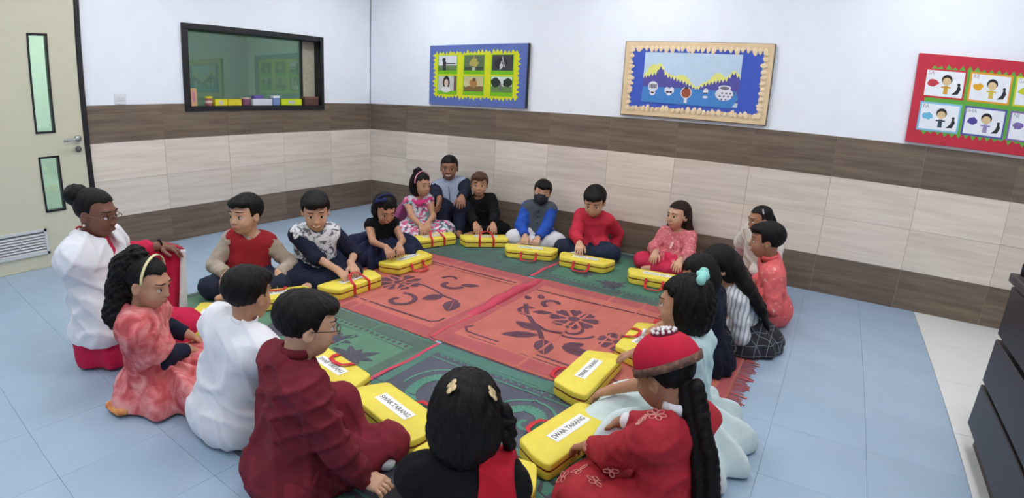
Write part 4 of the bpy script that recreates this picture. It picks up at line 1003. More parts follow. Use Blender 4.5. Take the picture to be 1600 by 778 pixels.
# ---- hair
def hair_do(P, style, mat):
    S = P.hs; H = P.H; R = P.R; C = P.C; rn = random.Random(sum(map(ord, P.name+style))+int(C[0]*1000)); extra = []; down = A(0, 0, -1.)
    e = lambda c, r, k: ell(H(*c), A(*r)*S, R, k*S)
    cap = [e((0, -.018, .034), (.082, .097, .083), .01)]
    y0, z0, zb = .024, .052, -.064; side_z = -.016
    if style == 'short': zb = -.078; cap.append(e((0, .046, .070), (.062, .046, .028), .025))
    if style == 'mop': cap = [e((0, -.018, .036), (.089, .102, .088), .01), e((0, .055, .072), (.066, .045, .034), .02)]; z0 = .044; zb = -.07
    if style == 'crop': cap = [e((0, -.016, .032), (.076, .092, .079), .01)]; zb = -.03
    if style in ('bob', 'curlybob'): cap += [e((0, -.032, -.028), (.092, .084, .10), .03)]; y0 = .018; zb = -.125; side_z = -.12; z0 = .056
    if style in ('long', 'straight', 'half'): cap = [e((0, -.018, .032), (.080, .096, .081), .01), e((0, -.045, -.03), (.084, .07, .09), .03)]; y0 = .012; zb = -.14; side_z = -.13; z0 = .062
    if style in ('bun', 'tied', 'undercap'): cap = [e((0, -.016, .032), (.077, .092, .079), .01)]; y0 = .012; zb = -.06; side_z = -.02; z0 = .064
    amp = {'curlybob': .0045, 'bob': .0034, 'mop': .004, 'short': .0024}.get(style, .0014)
    base_ops = cap; seed_ = rn.uniform(0, 6); fr_ = 1.0 if style in ('short', 'mop', 'bob', 'curlybob') else .3
    def post(f, X, Y, Z):
        x = X-C[0]; y = Y-C[1]; z = Z-C[2]
        lx, ly, lz = [(x*R[0, i]+y*R[1, i]+z*R[2, i])/S for i in range(3)]
        # open the face: keep behind the ear line or above the hairline
        hl = smin(ly-y0-.10*np.maximum(lz-.0, 0), (z0+fr_*(.006*np.sin(lx*150+seed_)+.005*np.sin(lx*63+2*seed_))-.25*np.maximum(ly-.07, 0))-lz, .02)
        f = np.maximum(f, hl*S)
        zl = np.where(ly > -.01, side_z, side_z+(zb-side_z)*np.clip((-.01-ly)/.05, 0, 1)); f = np.maximum(f, (zl-lz)*S*.8)
        an = np.arctan2(lx, ly+.02)
        f = f+amp*(.5*np.sin(15*an+5*np.sin(lz*18)+seed_)+.55*np.sin(37*an+6*np.sin(lz*25+an)+2)+.6*np.sin(62*lx+4*np.sin(40*ly))*np.sin(55*ly+58*lz+3*np.sin(50*lx)))
        return f
    V1, F1 = solid(base_ops, P.h*.82, post); V = [V1]; F = [F1]; n = len(V1)
    def strand(ops, hh=None, ps=None):
        nonlocal n
        v, f_ = solid(ops, hh or P.h*.75, ps); V.append(v); F.append(f_+n); n += len(v)
    if style == 'bun': strand([e((0, -.105, .062), (.058, .050, .046), .01), e((0, -.085, .04), (.035, .035, .035), .02)], None, folds(.0022, 5, 3))
    if style == 'half':       # long loose hair behind the shoulders, a little over the front
        for sd in (1, -1):
            a = H(sd*.058, -.045, -.02); b = H(sd*.07, -.06, -.10)+down*.02; c = b+down*.09*P.s-P.F*.01+P.SL*sd*.012
            strand([cone(a, b, .034*S, .032*S, .02), cone(b, c, .032*S, .012*S, .02), cone(H(0, -.09, -.03), H(0, -.10, -.1)+down*.08, .05*S, .03*S, .03)], None, folds(.0025, 9, 2.4, True))
    return link('hair', np_mesh('hair', np.concatenate(V)-P.base, np.concatenate(F)), mat, P.root)
def hair_tail(P, pts, rs, mat=None, name='hair_tail', braid=False, amp=.003, fr=2.5, vert=True, more=None):
    ops = [cone(pts[i], pts[i+1], rs[i], rs[i+1], .02) for i in range(len(pts)-1)]
    if braid:
        ops = []; L = [0]
        for i in range(len(pts)-1): L.append(L[-1]+np.linalg.norm(pts[i+1]-pts[i]))
        m_ = int(L[-1]/.026)
        for k in range(m_):
            t = (k+.5)/m_*L[-1]; i = max(j for j in range(len(L)-1) if L[j] <= t); u = (t-L[i])/(L[i+1]-L[i]+1e-9); p = pts[i]+(pts[i+1]-pts[i])*u; r = rs[i]+(rs[i+1]-rs[i])*u
            d = unit(pts[i+1]-pts[i]); sdv = unit(np.cross(d, A(0, 1, .2)))
            for sg in (1, -1): ops.append(ell(p+sdv*sg*r*.5+d*sg*.007, (r*.72, r*.78, r*.85), k=.003))
    v, f_ = solid(ops+(more or []), P.h*.75, folds(amp, 4, fr, vert and fr < 3)); return link(name, np_mesh(name, v-P.base, f_), mat or HAIR, P.root)
# ---- clothes
def wear(P, name, ops, mat, fold=.0025, seed=1, fr=1.0, post=None, h=None):
    fp = folds(fold, seed+int(P.C[0]*997), fr)
    def pp(f, X, Y, Z):
        f = fp(f, X, Y, Z)
        return post(f, X, Y, Z) if post is not None else f
    v, f_ = solid(ops, h or P.h*1.12, pp); return link(name, np_mesh(name, v-P.base, f_), mat, P.root)
def neckcut(P, r=.046, drop=0): return cone(P.nb-P.sp*(.012+drop)+P.F*.012, P.nb+P.sp*.08+P.F*.012, r*P.hs, r*1.1*P.hs, .008)[:4]+(1,)
def top(P, mat, name='shirt', i=.011, sleeve=1.95, r=1.12, tail=.55, seed=1, fold=.0045, flare=0, neck=.047, drop=.0):
    o = torso(P, i)
    if sleeve: o += sum([arm(P, sd, i, sleeve, r, flare) for sd in (1, -1)], [])
    if tail:
        for sd in (1, -1): o.append(cone(P.hip[sd], P.hip[sd]+(P.kn[sd]-P.hip[sd])*tail, .07*P.s+i+.008, .06*P.s+i+.008, .04))
    o.append(neckcut(P, neck, drop)); return wear(P, name, o, mat, fold, seed)
def vest(P, mat, name='waistcoat', i=.024, seed=2, tail=.25):
    o = torso(P, i)
    for sd in (1, -1): o.append(cone(P.sh[sd]+P.SL*sd*.058*P.s-A(0, 0, .03), P.sh[sd]+P.SL*sd*.17*P.s-A(0, 0, .05), .05*P.s, .09*P.s, .01)[:4]+(1,))
    o.append(neckcut(P, .050, .004)); return wear(P, name, o, mat, .0015, seed)
def collar(P, mat, r=.047, h_=.02, name='collar'):
    c = P.nb+P.sp*.030*P.s+P.F*.006; R_ = r*P.hs*.96; u = unit(P.SL); v = unit(np.cross(P.sp, u)); m_ = MB()
    pts = [c+R_*(math.cos(a)*u+math.sin(a)*v*1.05)-P.base for a in [2*math.pi*k/24 for k in range(25)]]
    m_.ribbon(pts, tuple(P.sp), h_, .006); return m_.build(name, mat, P.root, True)
def trousers(P, mat, name='trousers', i=.012, end=1.93, seed=3, fold=.0045, r=1.05):
    o = [cone(P.pel+P.L*.05*P.s, P.pel-P.L*.05*P.s, .088*P.s+i, .088*P.s+i, .03)]
    for sd in (1, -1): o += leg(P, sd, i, end, r)
    return wear(P, name, o, mat, fold, seed)
def skirt(P, mat, rx=.3, ry=.28, hgt=.13, fwd=.1, name='skirt', seed=4, wav=9, amp=.012, i=.02):
    o = [ell(P.pel*A(1, 1, 0)+P.F*fwd*P.s+A(0, 0, .015), A(rx, ry, hgt)*P.s, np.stack([P.L, P.F, A(0, 0, 1)], 1), .05)]
    o.append(cone(P.pel+P.L*.05*P.s, P.pel-P.L*.05*P.s, .088*P.s+i, .088*P.s+i, .05))
    for sd in (1, -1): o += [cone(P.hip[sd], P.kn[sd], .07*P.s+i, .055*P.s+i, .05), cone(P.kn[sd], P.an[sd], .05*P.s+i, .045*P.s+i, .05), cone(P.an[sd], P.toe[sd], .045*P.s+i, .035*P.s+i, .04)]
    c = P.pel+P.F*fwd*.5*P.s
    def post(f, X, Y, Z):
        an = np.arctan2(Y-c[1], X-c[0]); rr = np.sqrt((X-c[0])**2+(Y-c[1])**2)
        return f+amp*np.clip(rr/.2, 0, 1.2)*np.sin(wav*an+2.5*np.sin(2*an+seed)+6*Z)
    return wear(P, name, o, mat, .002, seed, post=post)
def band(P, mat, y=.02, tilt=.3, r=.004, z0=-.02, name='headband', rad=1.0, wd=.012):
    """arched hair band over the crown"""
    m_ = MB(); pts = []
    for k in range(17):
        a = math.radians(-8+196*k/16); pts.append(P.H(.086*rad*math.cos(a), -.018+y-.02*math.sin(a)*tilt, .034+.090*rad*math.sin(a))-P.base)
    m_.ribbon(pts, tuple(P.R[:, 1]), wd*P.hs, .004); return m_.build(name, mat, P.root, True)
def spectacles(P, mat, r=.017):
    ops = head_ops(P); m_ = MB(); y = .098
    for sd in (1, -1):
        m_.tube([P.H(sd*.031+r*1.15*math.cos(a), y-.004*abs(math.cos(a)), -.003+r*.85*math.sin(a))-P.base for a in [2*math.pi*k/16 for k in range(16)]], .0016*P.hs, 6, True)
        m_.tube([P.H(sd*(.031+r*1.15), y-.004, 0)-P.base, P.H(sd*.074, .06, .004)-P.base, P.H(sd*.082, -.005, .004)-P.base], .0015*P.hs, 6)
    m_.tube([P.H(-.012, y, 0)-P.base, P.H(0, y+.002, .003)-P.base, P.H(.012, y, 0)-P.base], .0016*P.hs, 6)
    return m_.build('spectacles', mat, P.root, True)
def sheet(P, name, top_, bot, mat, n=28, m_=16, amp=.012, wav=5, th=.004, ndir=None):
    """hanging cloth between an upper and a lower line of points"""
    def along(pts, t):
        pts = [np.array(p, float) for p in pts]; x = t*(len(pts)-1); i = min(int(x), len(pts)-2); return pts[i]+(pts[i+1]-pts[i])*(x-i)
    V = []; nd = ndir if ndir is not None else P.L
    for lay in (0, 1):
        for i in range(n+1):
            t = i/n
            for j in range(m_+1):
                v = j/m_; p = along(top_, t)*(1-v)+along(bot, t)*v
                p = p+nd*(amp*(.25+v)*math.sin(t*wav*2*math.pi+1.3*math.sin(v*4))+lay*th); p[2] = max(p[2], .014); V.append(p-P.base)
    F = []; w_ = m_+1; o = (n+1)*w_
    for i in range(n):
        for j in range(m_):
            a = i*w_+j; F.append((a, a+1, a+w_+1, a+w_)); F.append((o+a, o+a+w_, o+a+w_+1, o+a+1))
    for i in range(n): F.append((i*w_, (i+1)*w_, o+(i+1)*w_, o+i*w_)); F.append((i*w_+m_, o+i*w_+m_, o+(i+1)*w_+m_, (i+1)*w_+m_))
    for j in range(m_): F.append((j, o+j, o+j+1, j+1)); F.append((n*w_+j, n*w_+j+1, o+n*w_+j+1, o+n*w_+j))
    return link(name, mesh(name, V, F, True), mat, P.root)
def local_cut(P, fn):
    """post step in head coordinates"""
    def post(f, X, Y, Z):
        x = X-P.C[0]; y = Y-P.C[1]; z = Z-P.C[2]; q = [(x*P.R[0, i]+y*P.R[1, i]+z*P.R[2, i])/P.hs for i in range(3)]
        return np.maximum(f, fn(*q)*P.hs)
    return post
def bits(P, name, blobs, mat, R=None, joined=False):
    m_ = MB(); o = None
    for c, r in blobs:
        if not joined: m_ = MB()
        m_.ellipsoid(np.array(c)-P.base, r if hasattr(r, '__len__') else (r,)*3, R, 10, 6)
        if not joined: o = m_.build(name, mat, P.root, True)
    return m_.build(name, mat, P.root, True) if joined else o
def bow(P, c, mat, w_=.03):
    o = []; 
    for sg in (1, -1): o.append(cone(c, c+P.R[:, 0]*sg*w_+P.R[:, 2]*.006, .006, .017, .004)); o.append(ell(c+P.R[:, 0]*sg*w_*1.1, (.014, .014, .016), k=.006))
    return wear(P, 'hair_bow', o, mat, .002, 3, 3, h=.004)
from mathutils.bvhtree import BVHTree
def pick(o, P, px, py):
    """point and normal where the view through a photo pixel meets a mesh part"""
    me = o.data; bt = BVHTree.FromPolygons([v.co[:] for v in me.vertices], [p.vertices[:] for p in me.polygons])
    h_ = bt.ray_cast(Vector(CAM-P.base), Vector(ray(px, py)))
    return (None, None) if h_[0] is None else (np.array(h_[0])+P.base, np.array(h_[1]))
def thread_flower(P, o, px, py, R_, mat, n=5, p0=0, name='embroidery'):
    c, nr = pick(o, P, px, py)
    if c is None: return
    nr = unit(nr); u = unit(np.cross(nr, A(.3, .2, 1))); v = np.cross(nr, u); m_ = MB()
    for k in range(n):
        a = 2*math.pi*k/n+p0; d = u*math.cos(a)+v*math.sin(a); e = np.cross(nr, d)
        m_.tube([c+nr*.0022+d*R_*(.12+.44*(1-math.cos(t)))+e*R_*.30*math.sin(t)-P.base for t in [2*math.pi*q/10 for q in range(10)]], .0016, 5, True)
    m_.build(name, mat, P.root)
cl = lambda n, c, ro=.85, var=.12: M('cloth_'+n, c, ro, var, 14, .10, 260, spec=.2)
FLOOR = .0125

# ------------------------------------------------------------------ the people, clockwise from the boy in the printed waistcoat
NAVY = cl('navy', (30, 34, 54)); BLK = cl('black', (15, 15, 18)); WHITE = cl('white', (228, 229, 234), var=.04)
P = person('person', 'boy in white and black printed waistcoat over navy shirt, smiling down', (492, 301, 494, 358), .52, 325, 332, s=1.06, pitch=16, lean=.07, skin='light', hands={-1: (538, 431, .12), 1: (553, 420, .14)}, smile=1, base=(1.80, -2.20))
top(P, NAVY, sleeve=1.2, i=.014); trousers(P, NAVY, i=.014); vest(P, Mramp('ink_print', [(0, (40, 42, 48)), (.42, (96, 100, 108)), (.5, (226, 228, 232)), (1, (238, 240, 242))], scale=20, detail=4, dist=1.5), i=.026)

P = person('person', 'girl in black sleeveless dress with navy tulle skirt and navy hair bow, looking down', (598, 305, 606, 348), .43, 335, 338, s=.92, pitch=30, lean=.08, skin='mid', hair='bob', hands={-1: (607, 393, .165), 1: (625, 389, .165)}, h=.007, base=(1.76, -1.54))
top(P, BLK, 'dress_top', sleeve=0, tail=.2, i=.011); skirt(P, cl('navy_tulle', (36, 40, 66), .9, .3), .40, .32, .20, -.04, 'tulle_skirt', wav=15, amp=.022, seed=2)
bow(P, P.H(.06, .02, .1), cl('navy_bow', (40, 44, 92)), .026); band(P, cl('navy_bow', (40, 44, 92)), .0, .2)

P = person('person', 'girl in pink printed dress with pink headband and pink dupatta, in profile', (652, 271, 664, 305), .49, 352, 322, s=.97, pitch=6, lean=.05, skin='mid', hair='bob', hands={-1: (660, 358, .14), 1: (668, 354, .155)}, h=.0072, base=(1.47, -.74))
PRT = Mramp('confetti_print', [(0, (206, 84, 128)), (.2, (130, 172, 180)), (.36, (206, 200, 210)), (.58, (92, 92, 112)), (.68, (214, 116, 148)), (.8, (220, 218, 222))], 'cells', 38, const=True)
top(P, PRT, 'dress_top', sleeve=.0, tail=.1, i=.012); skirt(P, PRT, .30, .26, .13, .10, 'dress_skirt', amp=.010, seed=5)
PK = cl('hot_pink', (214, 62, 130), .7); band(P, cl('pale_pink', (232, 150, 176)), .03, .3)
sheet(P, 'dupatta', [P.sh[-1]-P.SL*.03+P.F*.02+A(0, 0, .045), P.nb-P.F*.06+A(0, 0, -.01), P.sh[1]-P.F*.03+A(0, 0, .03)], [P.base-P.L*.37-P.F*.05+A(0, 0, .03), P.base-P.F*.22-P.L*.1+A(0, 0, .03), P.base-P.F*.2+P.L*.08+A(0, 0, .03)], cl('pink_tulle', (216, 124, 178), .8), ndir=-P.F, wav=4)
o = [cone(P.sh[sd]+P.F*.035+A(0, 0, .02), P.nb+P.F*.062-P.sp*.05, .02, .024, .02) for sd in (1, -1)]; wear(P, 'dupatta_front', o, PK, .003, 3, 2)
hair_tail(P, [P.H(0, -.05, .115), P.H(0, -.09, .10)], [.03, .022], name='top_knot')

P = person('person', 'man in grey padded waistcoat over navy shirt sitting behind the girl in pink dress', (703, 243, 701, 281), .60, 304, 302, s=1.22, pitch=4, lean=.06, skin='brown', hair='crop', hands={-1: (690, 338, .29), 1: (716, 343, .29)}, h=.0078, smile=1, palm={-1: ((.3, -.5, -.8), (.8, .3, .1))}, base=(1.56, -.33), knees={sd: (A(1.56, -.33, .27)+A(.53, -.85, 0)*.23+A(.85, .53, 0)*sd*.09, A(1.56, -.33, .06)+A(.53, -.85, 0)*.30+A(.85, .53, 0)*sd*.075, A(1.56, -.33, .04)+A(.53, -.85, 0)*.40+A(.85, .53, 0)*sd*.08) for sd in (1, -1)})
top(P, NAVY, i=.014); trousers(P, NAVY, i=.014); vest(P, cl('grey_quilt', (150, 160, 180), .6), i=.026, tail=.1); collar(P, NAVY, .05, .03)
m_ = MB(); m_.tube([P.nb+P.F*.10*P.s-P.sp*(.04+.045*k)-P.base+P.F*.012*k for k in range(5)], .003, 6); m_.build('zip', cl('navy_zip', (40, 40, 66)), P.root)

P = person('person', 'boy in plain black shirt with light brown fringe, against the wall', (749, 270, 749, 306), .49, 303, 302, s=.98, pitch=2, lean=.04, skin='mid', hair='short', hmat=HAIRK, hands={-1: (745, 357, .135), 1: (771, 360, .13)}, h=.0075, base=(1.86, -.27))
top(P, BLK, i=.016); trousers(P, BLK); collar(P, BLK, .046, .022)

P = person('person', 'boy with dark face mask, grey waistcoat over blue sleeves and white trousers', (850, 282, 845, 318), .49, 296, 294, s=.98, pitch=8, roll=10, lean=.04, skin='light', hands={-1: (820, 374, .10), 1: (838, 377, .10)}, h=.0075, mask=True, base=(2.46, -.245))
top(P, cl('royal_blue', (44, 84, 176)), i=.015); trousers(P, cl('off_white', (218, 216, 220), var=.04), i=.018); vest(P, cl('slate', (78, 86, 94)), i=.025, tail=.05); collar(P, cl('slate', (78, 86, 94)), .048, .024)
v, f_ = solid([ell(P.H(0, .024, -.044), A(.067, .085, .064)*P.hs, P.R), cone(P.H(0, .085, .0), P.H(0, .092, -.04), .012*P.hs, .016*P.hs, .02)], .004, local_cut(P, lambda x, y, z: np.maximum(z+.006-.45*np.maximum(y-.06, 0), .0-y))); link('face_mask', np_mesh('face_mask', v-P.base, f_), cl('charcoal', (46, 48, 56)), P.root)
bits(P, 'button', [(P.nb+P.F*(.085+.012*k)*P.s-P.sp*(.06+.05*k), .006) for k in range(3)], BLK)

P = person('person', 'boy in plain red sweater and navy trousers looking down', (933, 292, 925, 337), .49, 283, 286, s=1.02, pitch=26, lean=.06, skin='light', hands={-1: (905, 386, .15), 1: (962, 398, .022)}, h=.0072, base=(3.00, -.255), palm={1: ((.95, -.2, -.12), (0, 0, 1))}, elbow={1: (.25, .7, 0)})
top(P, cl('red_knit', (192, 48, 68)), 'sweater', i=.018, tail=.35); trousers(P, cl('ink_blue', (38, 46, 66)), i=.015)
o = [cone(P.an[sd], P.toe[sd], .037*P.s, .026*P.s, .02) for sd in (1, -1)]; wear(P, 'socks', o, WHITE, .001)

P = person('person', 'girl in pink embroidered kurta with long loose hair, looking aside', (1063, 315, 1056, 357), .46, 243, 262, s=.93, pitch=4, lean=.03, skin='light', hair='half', hmat=HAIRB, hands={-1: (1022, 400, .155), 1: (1060, 413, .15)}, h=.007, base=(3.72, -.22))
top(P, Mramp('rose_brocade', [(.3, (196, 92, 104)), (.55, (206, 112, 118)), (.68, (222, 156, 150))], scale=55, detail=2), 'kurta', i=.014, sleeve=1.75, tail=.35); trousers(P, cl('crimson', (204, 52, 84)), i=.014, r=1.05)
for sd in (1, -1):
    d = unit(P.wr[sd]-P.el[sd]); c = P.el[sd]+(P.wr[sd]-P.el[sd])*.75; v, f_ = solid([cone(c-d*.008, c+d*.006, .040*P.s, .039*P.s, 0, 3)], .004); link('cuff', np_mesh('cuff', v-P.base, f_), cl('pale_rose', (226, 180, 176)), P.root)
hair_tail(P, [P.H(.06, -.03, -.02), P.H(.075, -.01, -.10), P.sh[1]+P.F*.05-A(0, 0, .02), P.sh[1]+P.F*.06-A(0, 0, .09)], [.03, .028, .022, .008], HAIRB, 'loose_lock')
m_ = MB(); m_.ribbon([P.nb+P.F*(.052+.013*k)*P.s-P.sp*(.012+.033*k)-P.base for k in range(5)], tuple(P.SL), .02, .004); m_.build('placket', cl('pale_rose', (226, 180, 176)), P.root)

P = person('person', 'girl in cream shawl with silver hair clip, behind the boy in coral', (1193, 326, 1182, 360), .585, 212, 222, s=1.0, pitch=12, lean=.03, skin='tan', hair='tied', hands={-1: (1150, 404, .16)}, elbow={-1: (-.8, -.1, -.3)}, h=.0075, base=(4.40, -.26))
top(P, cl('cream', (222, 216, 206), var=.05), 'shawl', i=.022, tail=.3); skirt(P, cl('magenta', (190, 52, 128)), .26, .24, .12, seed=6)
[bits(P, 'hair_clip', [(P.H(sg*(.062+.004*k), .0, .088-.012*k), A(.006, .006, .008)) for k in range(3)], M('silver', (205, 205, 210), .3, metal=.6), joined=True) for sg in (1, -1)]
hair_tail(P, [P.H(0, -.09, 0), P.H(0, -.11, -.1), P.H(0, -.10, -.2)], [.03, .028, .012])

P = person('person', 'boy in coral pink kurta seen from behind, beside the wall', (1205, 349, 1190, 402), .54, 186, 192, s=1.0, pitch=8, lean=.1, skin='tan', hair='short', h=.0068, base=(4.59, -.89))
top(P, Mramp('coral_embroidery', [(.3, (220, 92, 96)), (.62, (228, 106, 106)), (.70, (240, 176, 168))], scale=38, detail=3), 'kurta', i=.017, tail=.75); trousers(P, cl('brick_pink', (196, 62, 80))); collar(P, cl('coral', (226, 100, 100)), .047, .03)

P = person('person', 'girl with long straight black hair, silver striped top and dark plaid skirt', (1128, 386, 1112, 445), .47, 205, 197, s=.96, pitch=32, lean=.2, skin='mid', hair='long', h=.0065, base=(4.49, -1.34))
top(P, Mramp('silver_stripe', [(.0, (150, 154, 160)), (.4, (206, 208, 212)), (.6, (222, 224, 228))], 'wave', 14, 1, dist=2), i=.014, tail=0, sleeve=1.6); skirt(P, Mplaid('plaid'), .27, .25, .155, .02, 'plaid_skirt', amp=.008, seed=7)
b0 = P.H(0, -.08, -.02); b1 = P.nb-P.F*.07+A(0, 0, .03); bk_ = P.pel-P.F*.12*P.s
more = []
for sd, l in ((1, .78), (.66, .88), (-.33, .95), (-.66, .84), (-1, .66)):
    q = [b0+P.SL*sd*.05, b1+P.SL*sd*.075, b1+(bk_-b1)*l*.55+P.SL*sd*.09-P.F*.026, b1+(bk_-b1)*l+P.SL*sd*.085-P.F*.016]; r_ = [.042, .034, .022, .006]
    more += [cone(q[i], q[i+1], r_[i], r_[i+1], .022) for i in range(3)]
hair_tail(P, [b0, b1, b1+(bk_-b1)*.5-P.F*.03, b1+(bk_-b1)*.98-P.F*.016], [.05, .04, .026, .008], name='loose_hair', amp=.0014, more=more)

P = person('person', 'girl in plain navy with short black hair, between the mint dress and plaid skirt', (1098, 403, 1085, 455), .50, 190, 186, s=.92, pitch=28, lean=.13, skin='mid', hair='bob', hands={-1: (1006, 523, .105), 1: (1030, 528, .12)}, h=.0065, base=(4.38, -1.80))
top(P, cl('midnight', (24, 28, 44)), i=.014, sleeve=.7, tail=.2); skirt(P, cl('midnight', (24, 28, 44)), .17, .19, .11, .04, seed=8)

MINT = cl('mint', (196, 222, 224), .8, .04)
P = person('person', 'girl in pale mint sleeveless dress with mint hair bow, in profile', (1080, 434, 1056, 515), .58, 180, 176, s=.98, pitch=8, lean=.07, skin='mid', hair='curlybob', hands={-1: (941, 562, .115), 1: (920, 622, .105)}, h=.006, base=(4.45, -2.54))
top(P, MINT, 'dress_top', sleeve=.12, tail=.1, i=.013); skirt(P, cl('mint_tulle', (214, 230, 230), .75, .04), .37, .33, .16, .06, 'tulle_skirt', amp=.024, wav=14, seed=9)
bow(P, P.H(-.02, -.075, .105), cl('mint_bow', (150, 216, 204)), .024); bow(P, P.H(.04, -.06, .105), cl('mint_bow', (150, 216, 204)), .024)

REDK = Mramp('red_kurta', [(.3, (158, 22, 38)), (.7, (176, 30, 46))], scale=12)
P = person('person', 'girl in red beaded cap and red kurta with a long black braid', (1045, 536, 1030, 634), .51, 164, 158, s=1.0, pitch=22, lean=.1, skin='tan', hair='undercap', hands={1: (905, 697, .11), -1: (944, 660, .115)}, h=.0058)
wear(P, 'white_cuff', arm(P, -1, .010, 1.93, 1.12), WHITE, .001); KU = top(P, REDK, 'red_kurta', i=.017, sleeve=1.68, tail=.9, seed=6, neck=.055, drop=.008); collar(P, WHITE, .048, .034)
SK_ = skirt(P, REDK, .29, .26, .12, .12, 'embroidered_skirt', amp=.008, seed=3)
E_ = M('pink_thread', (224, 150, 140), .6, .1)
for px, py, R_, n_ in ((1026, 648, .028, 6), (1004, 656, .024, 6), (960, 672, .02, 5), (915, 698, .016, 5), (905, 735, .035, 3), (880, 745, .03, 4), (930, 752, .03, 5), (955, 735, .025, 4)):
    for ob in (KU, SK_):
        hit = pick(ob, P, px, py)
        if hit[0] is not None: thread_flower(P, ob, px, py, R_, E_, n_, px*.3); break
cap_ops = [ell(P.H(0, -.02, .046), A(.092, .106, .090)*P.hs, P.R)]
tilt = lambda x, y, z: (.028+.25*(y+.02)*0-z)
v, f_ = solid(cap_ops, .0045, local_cut(P, lambda x, y, z: .038-z-.18*(y+.02))); cap_o = link('cap', np_mesh('cap', v-P.base, f_), cl('cap_red', (186, 30, 58), .8), P.root)
m_ = MB(); m_.ribbon([P.H(.094*math.cos(a), -.02+.108*math.sin(a), .036-.18*.108*math.sin(a)*1.0)-P.base for a in [2*math.pi*k/32 for k in range(33)]], tuple(P.R[:, 2]+.18*P.R[:, 1]*0), .024*P.hs, .007); m_.build('cap_brim', Mramp('gold_brocade', [(.3, (74, 46, 42)), (.52, (104, 74, 64)), (.66, (140, 92, 74)), (.78, (176, 150, 138))], scale=60), cap_o, True).parent = P.root
bd = []
for ring, n_ in ((.0, 1), (.017, 7), (.034, 12)):
    for k in range(n_):
        a = 2*math.pi*k/n_; x, y = ring*math.cos(a), -.03+ring*math.sin(a); z = .046+.0905*math.sqrt(max(0, 1-(x/.092)**2-((y+.02)/.106)**2)); bd.append((P.H(x, y, z+.0055), .0056 if ring else .0075))
bits(P, 'cap_bead', [b for i, b in enumerate(bd)], M('pearl', (228, 222, 222), .25, .02)); 
V_ = []; F_ = []
for j in range(5):
    for k in range(24):
        x, y = .046*j/4*math.cos(2*math.pi*k/24), -.03+.046*j/4*math.sin(2*math.pi*k/24); V_.append(P.H(x, y, .046+.090*math.sqrt(max(0, 1-(x/.092)**2-((y+.02)/.106)**2))+(.0035 if j < 4 else -.002))-P.base)
for j in range(4):
    for k in range(24): F_.append((j*24+k, (j+1)*24+k, (j+1)*24+(k+1) % 24, j*24+(k+1) % 24))
link('bead_rosette', mesh('bead_rosette', V_, F_, True), cl('deep_maroon', (92, 14, 34)), P.root)
bn = P.H(0, -.085, -.02); hair_tail(P, [bn, P.nb-P.F*.075-A(0, 0, .01), P.ch-P.F*.105, P.pel+A(0, 0, .07)-P.F*.125, P.pel-P.F*.135-A(0, 0, .05)], [.034, .032, .034, .034, .02], name='braid', braid=True, amp=.0015)
for sd in (1, -1):
    d = unit(P.wr[sd]-P.el[sd]); m_ = MB(); u = unit(np.cross(d, A(0, 0, 1))); w_ = np.cross(d, u); c = P.wr[sd]-d*.004
    if sd == 1: m_.tube([c+.024*P.s*(u*math.cos(a)+w_*math.sin(a))-P.base for a in [2*math.pi*k/16 for k in range(16)]], .0022, 6, True); m_.build('bangle', M('gold', (206, 168, 120), .3, metal=.5), P.root, True)

P = person('person', 'child in black with gold hair clips, nearest the camera, seen from behind', (722, 587, 735, 702), .53, 122, 120, s=1.0, pitch=14, lean=.06, skin='mid', hair='bob', hands={1: (3.80, -3.27, .10, 0), -1: (4.02, -3.24, .10, 0)}, h=.005)
top(P, BLK, 'black_top', i=.014, sleeve=1.6, tail=.6); skirt(P, Mramp('embroidered_black', [(.0, (18, 18, 22)), (.70, (20, 20, 24)), (.74, (190, 40, 90)), (.78, (200, 190, 40)), (.83, (60, 130, 60))], scale=18, detail=1, const=True), .30, .27, .12, .08, seed=11)
for k, (dx, dz, l) in enumerate(((.088, .03, .05), (.094, .0, .055), (.09, -.03, .05))):
    q0 = P.H(dx-.02, -.02, dz); hair_tail(P, [q0, P.H(dx+.012, -.025, dz-.012), P.H(dx+.022, -.02, dz-.012-l*.5), P.H(dx+.006, -.015, dz-.012-l)], [.012, .009, .007, .004], name='curl')
GOLD = M('gold_clip', (206, 184, 140), .4, .1, metal=.3)
for px, py in ((707, 604), (768, 614)):
    c, nr = pick(P.hair, P, px, py)
    if c is None: continue
    u = unit(np.cross(nr, A(.4, .3, 1))); v = np.cross(nr, u); Rm = np.stack([u, v, nr], 1)
    bits(P, 'hair_clip', [(c+nr*.002+u*a_*.012+v*b_*.008, A(.012, .009, .0035)) for a_, b_ in ((-1, -.6), (-1, .8), (1, -.6), (1, .8), (0, 0))], GOLD, Rm, joined=True)
def over_shoulder(f, X, Y, Z):
    d = (X-P.nb[0])*P.SL[0]+(Y-P.nb[1])*P.SL[1]+(Z-P.nb[2])*P.SL[2]; k = P.nb[2]-Z
    return np.maximum(np.maximum(f, np.abs(d+.085+.10*k)-.040-.12*np.maximum(k, 0)), .10-Z)
wear(P, 'red_dupatta', torso(P, .034)+arm(P, -1, .034, .7), cl('dupatta_red', (170, 24, 42)), .004, 3, post=over_shoulder)

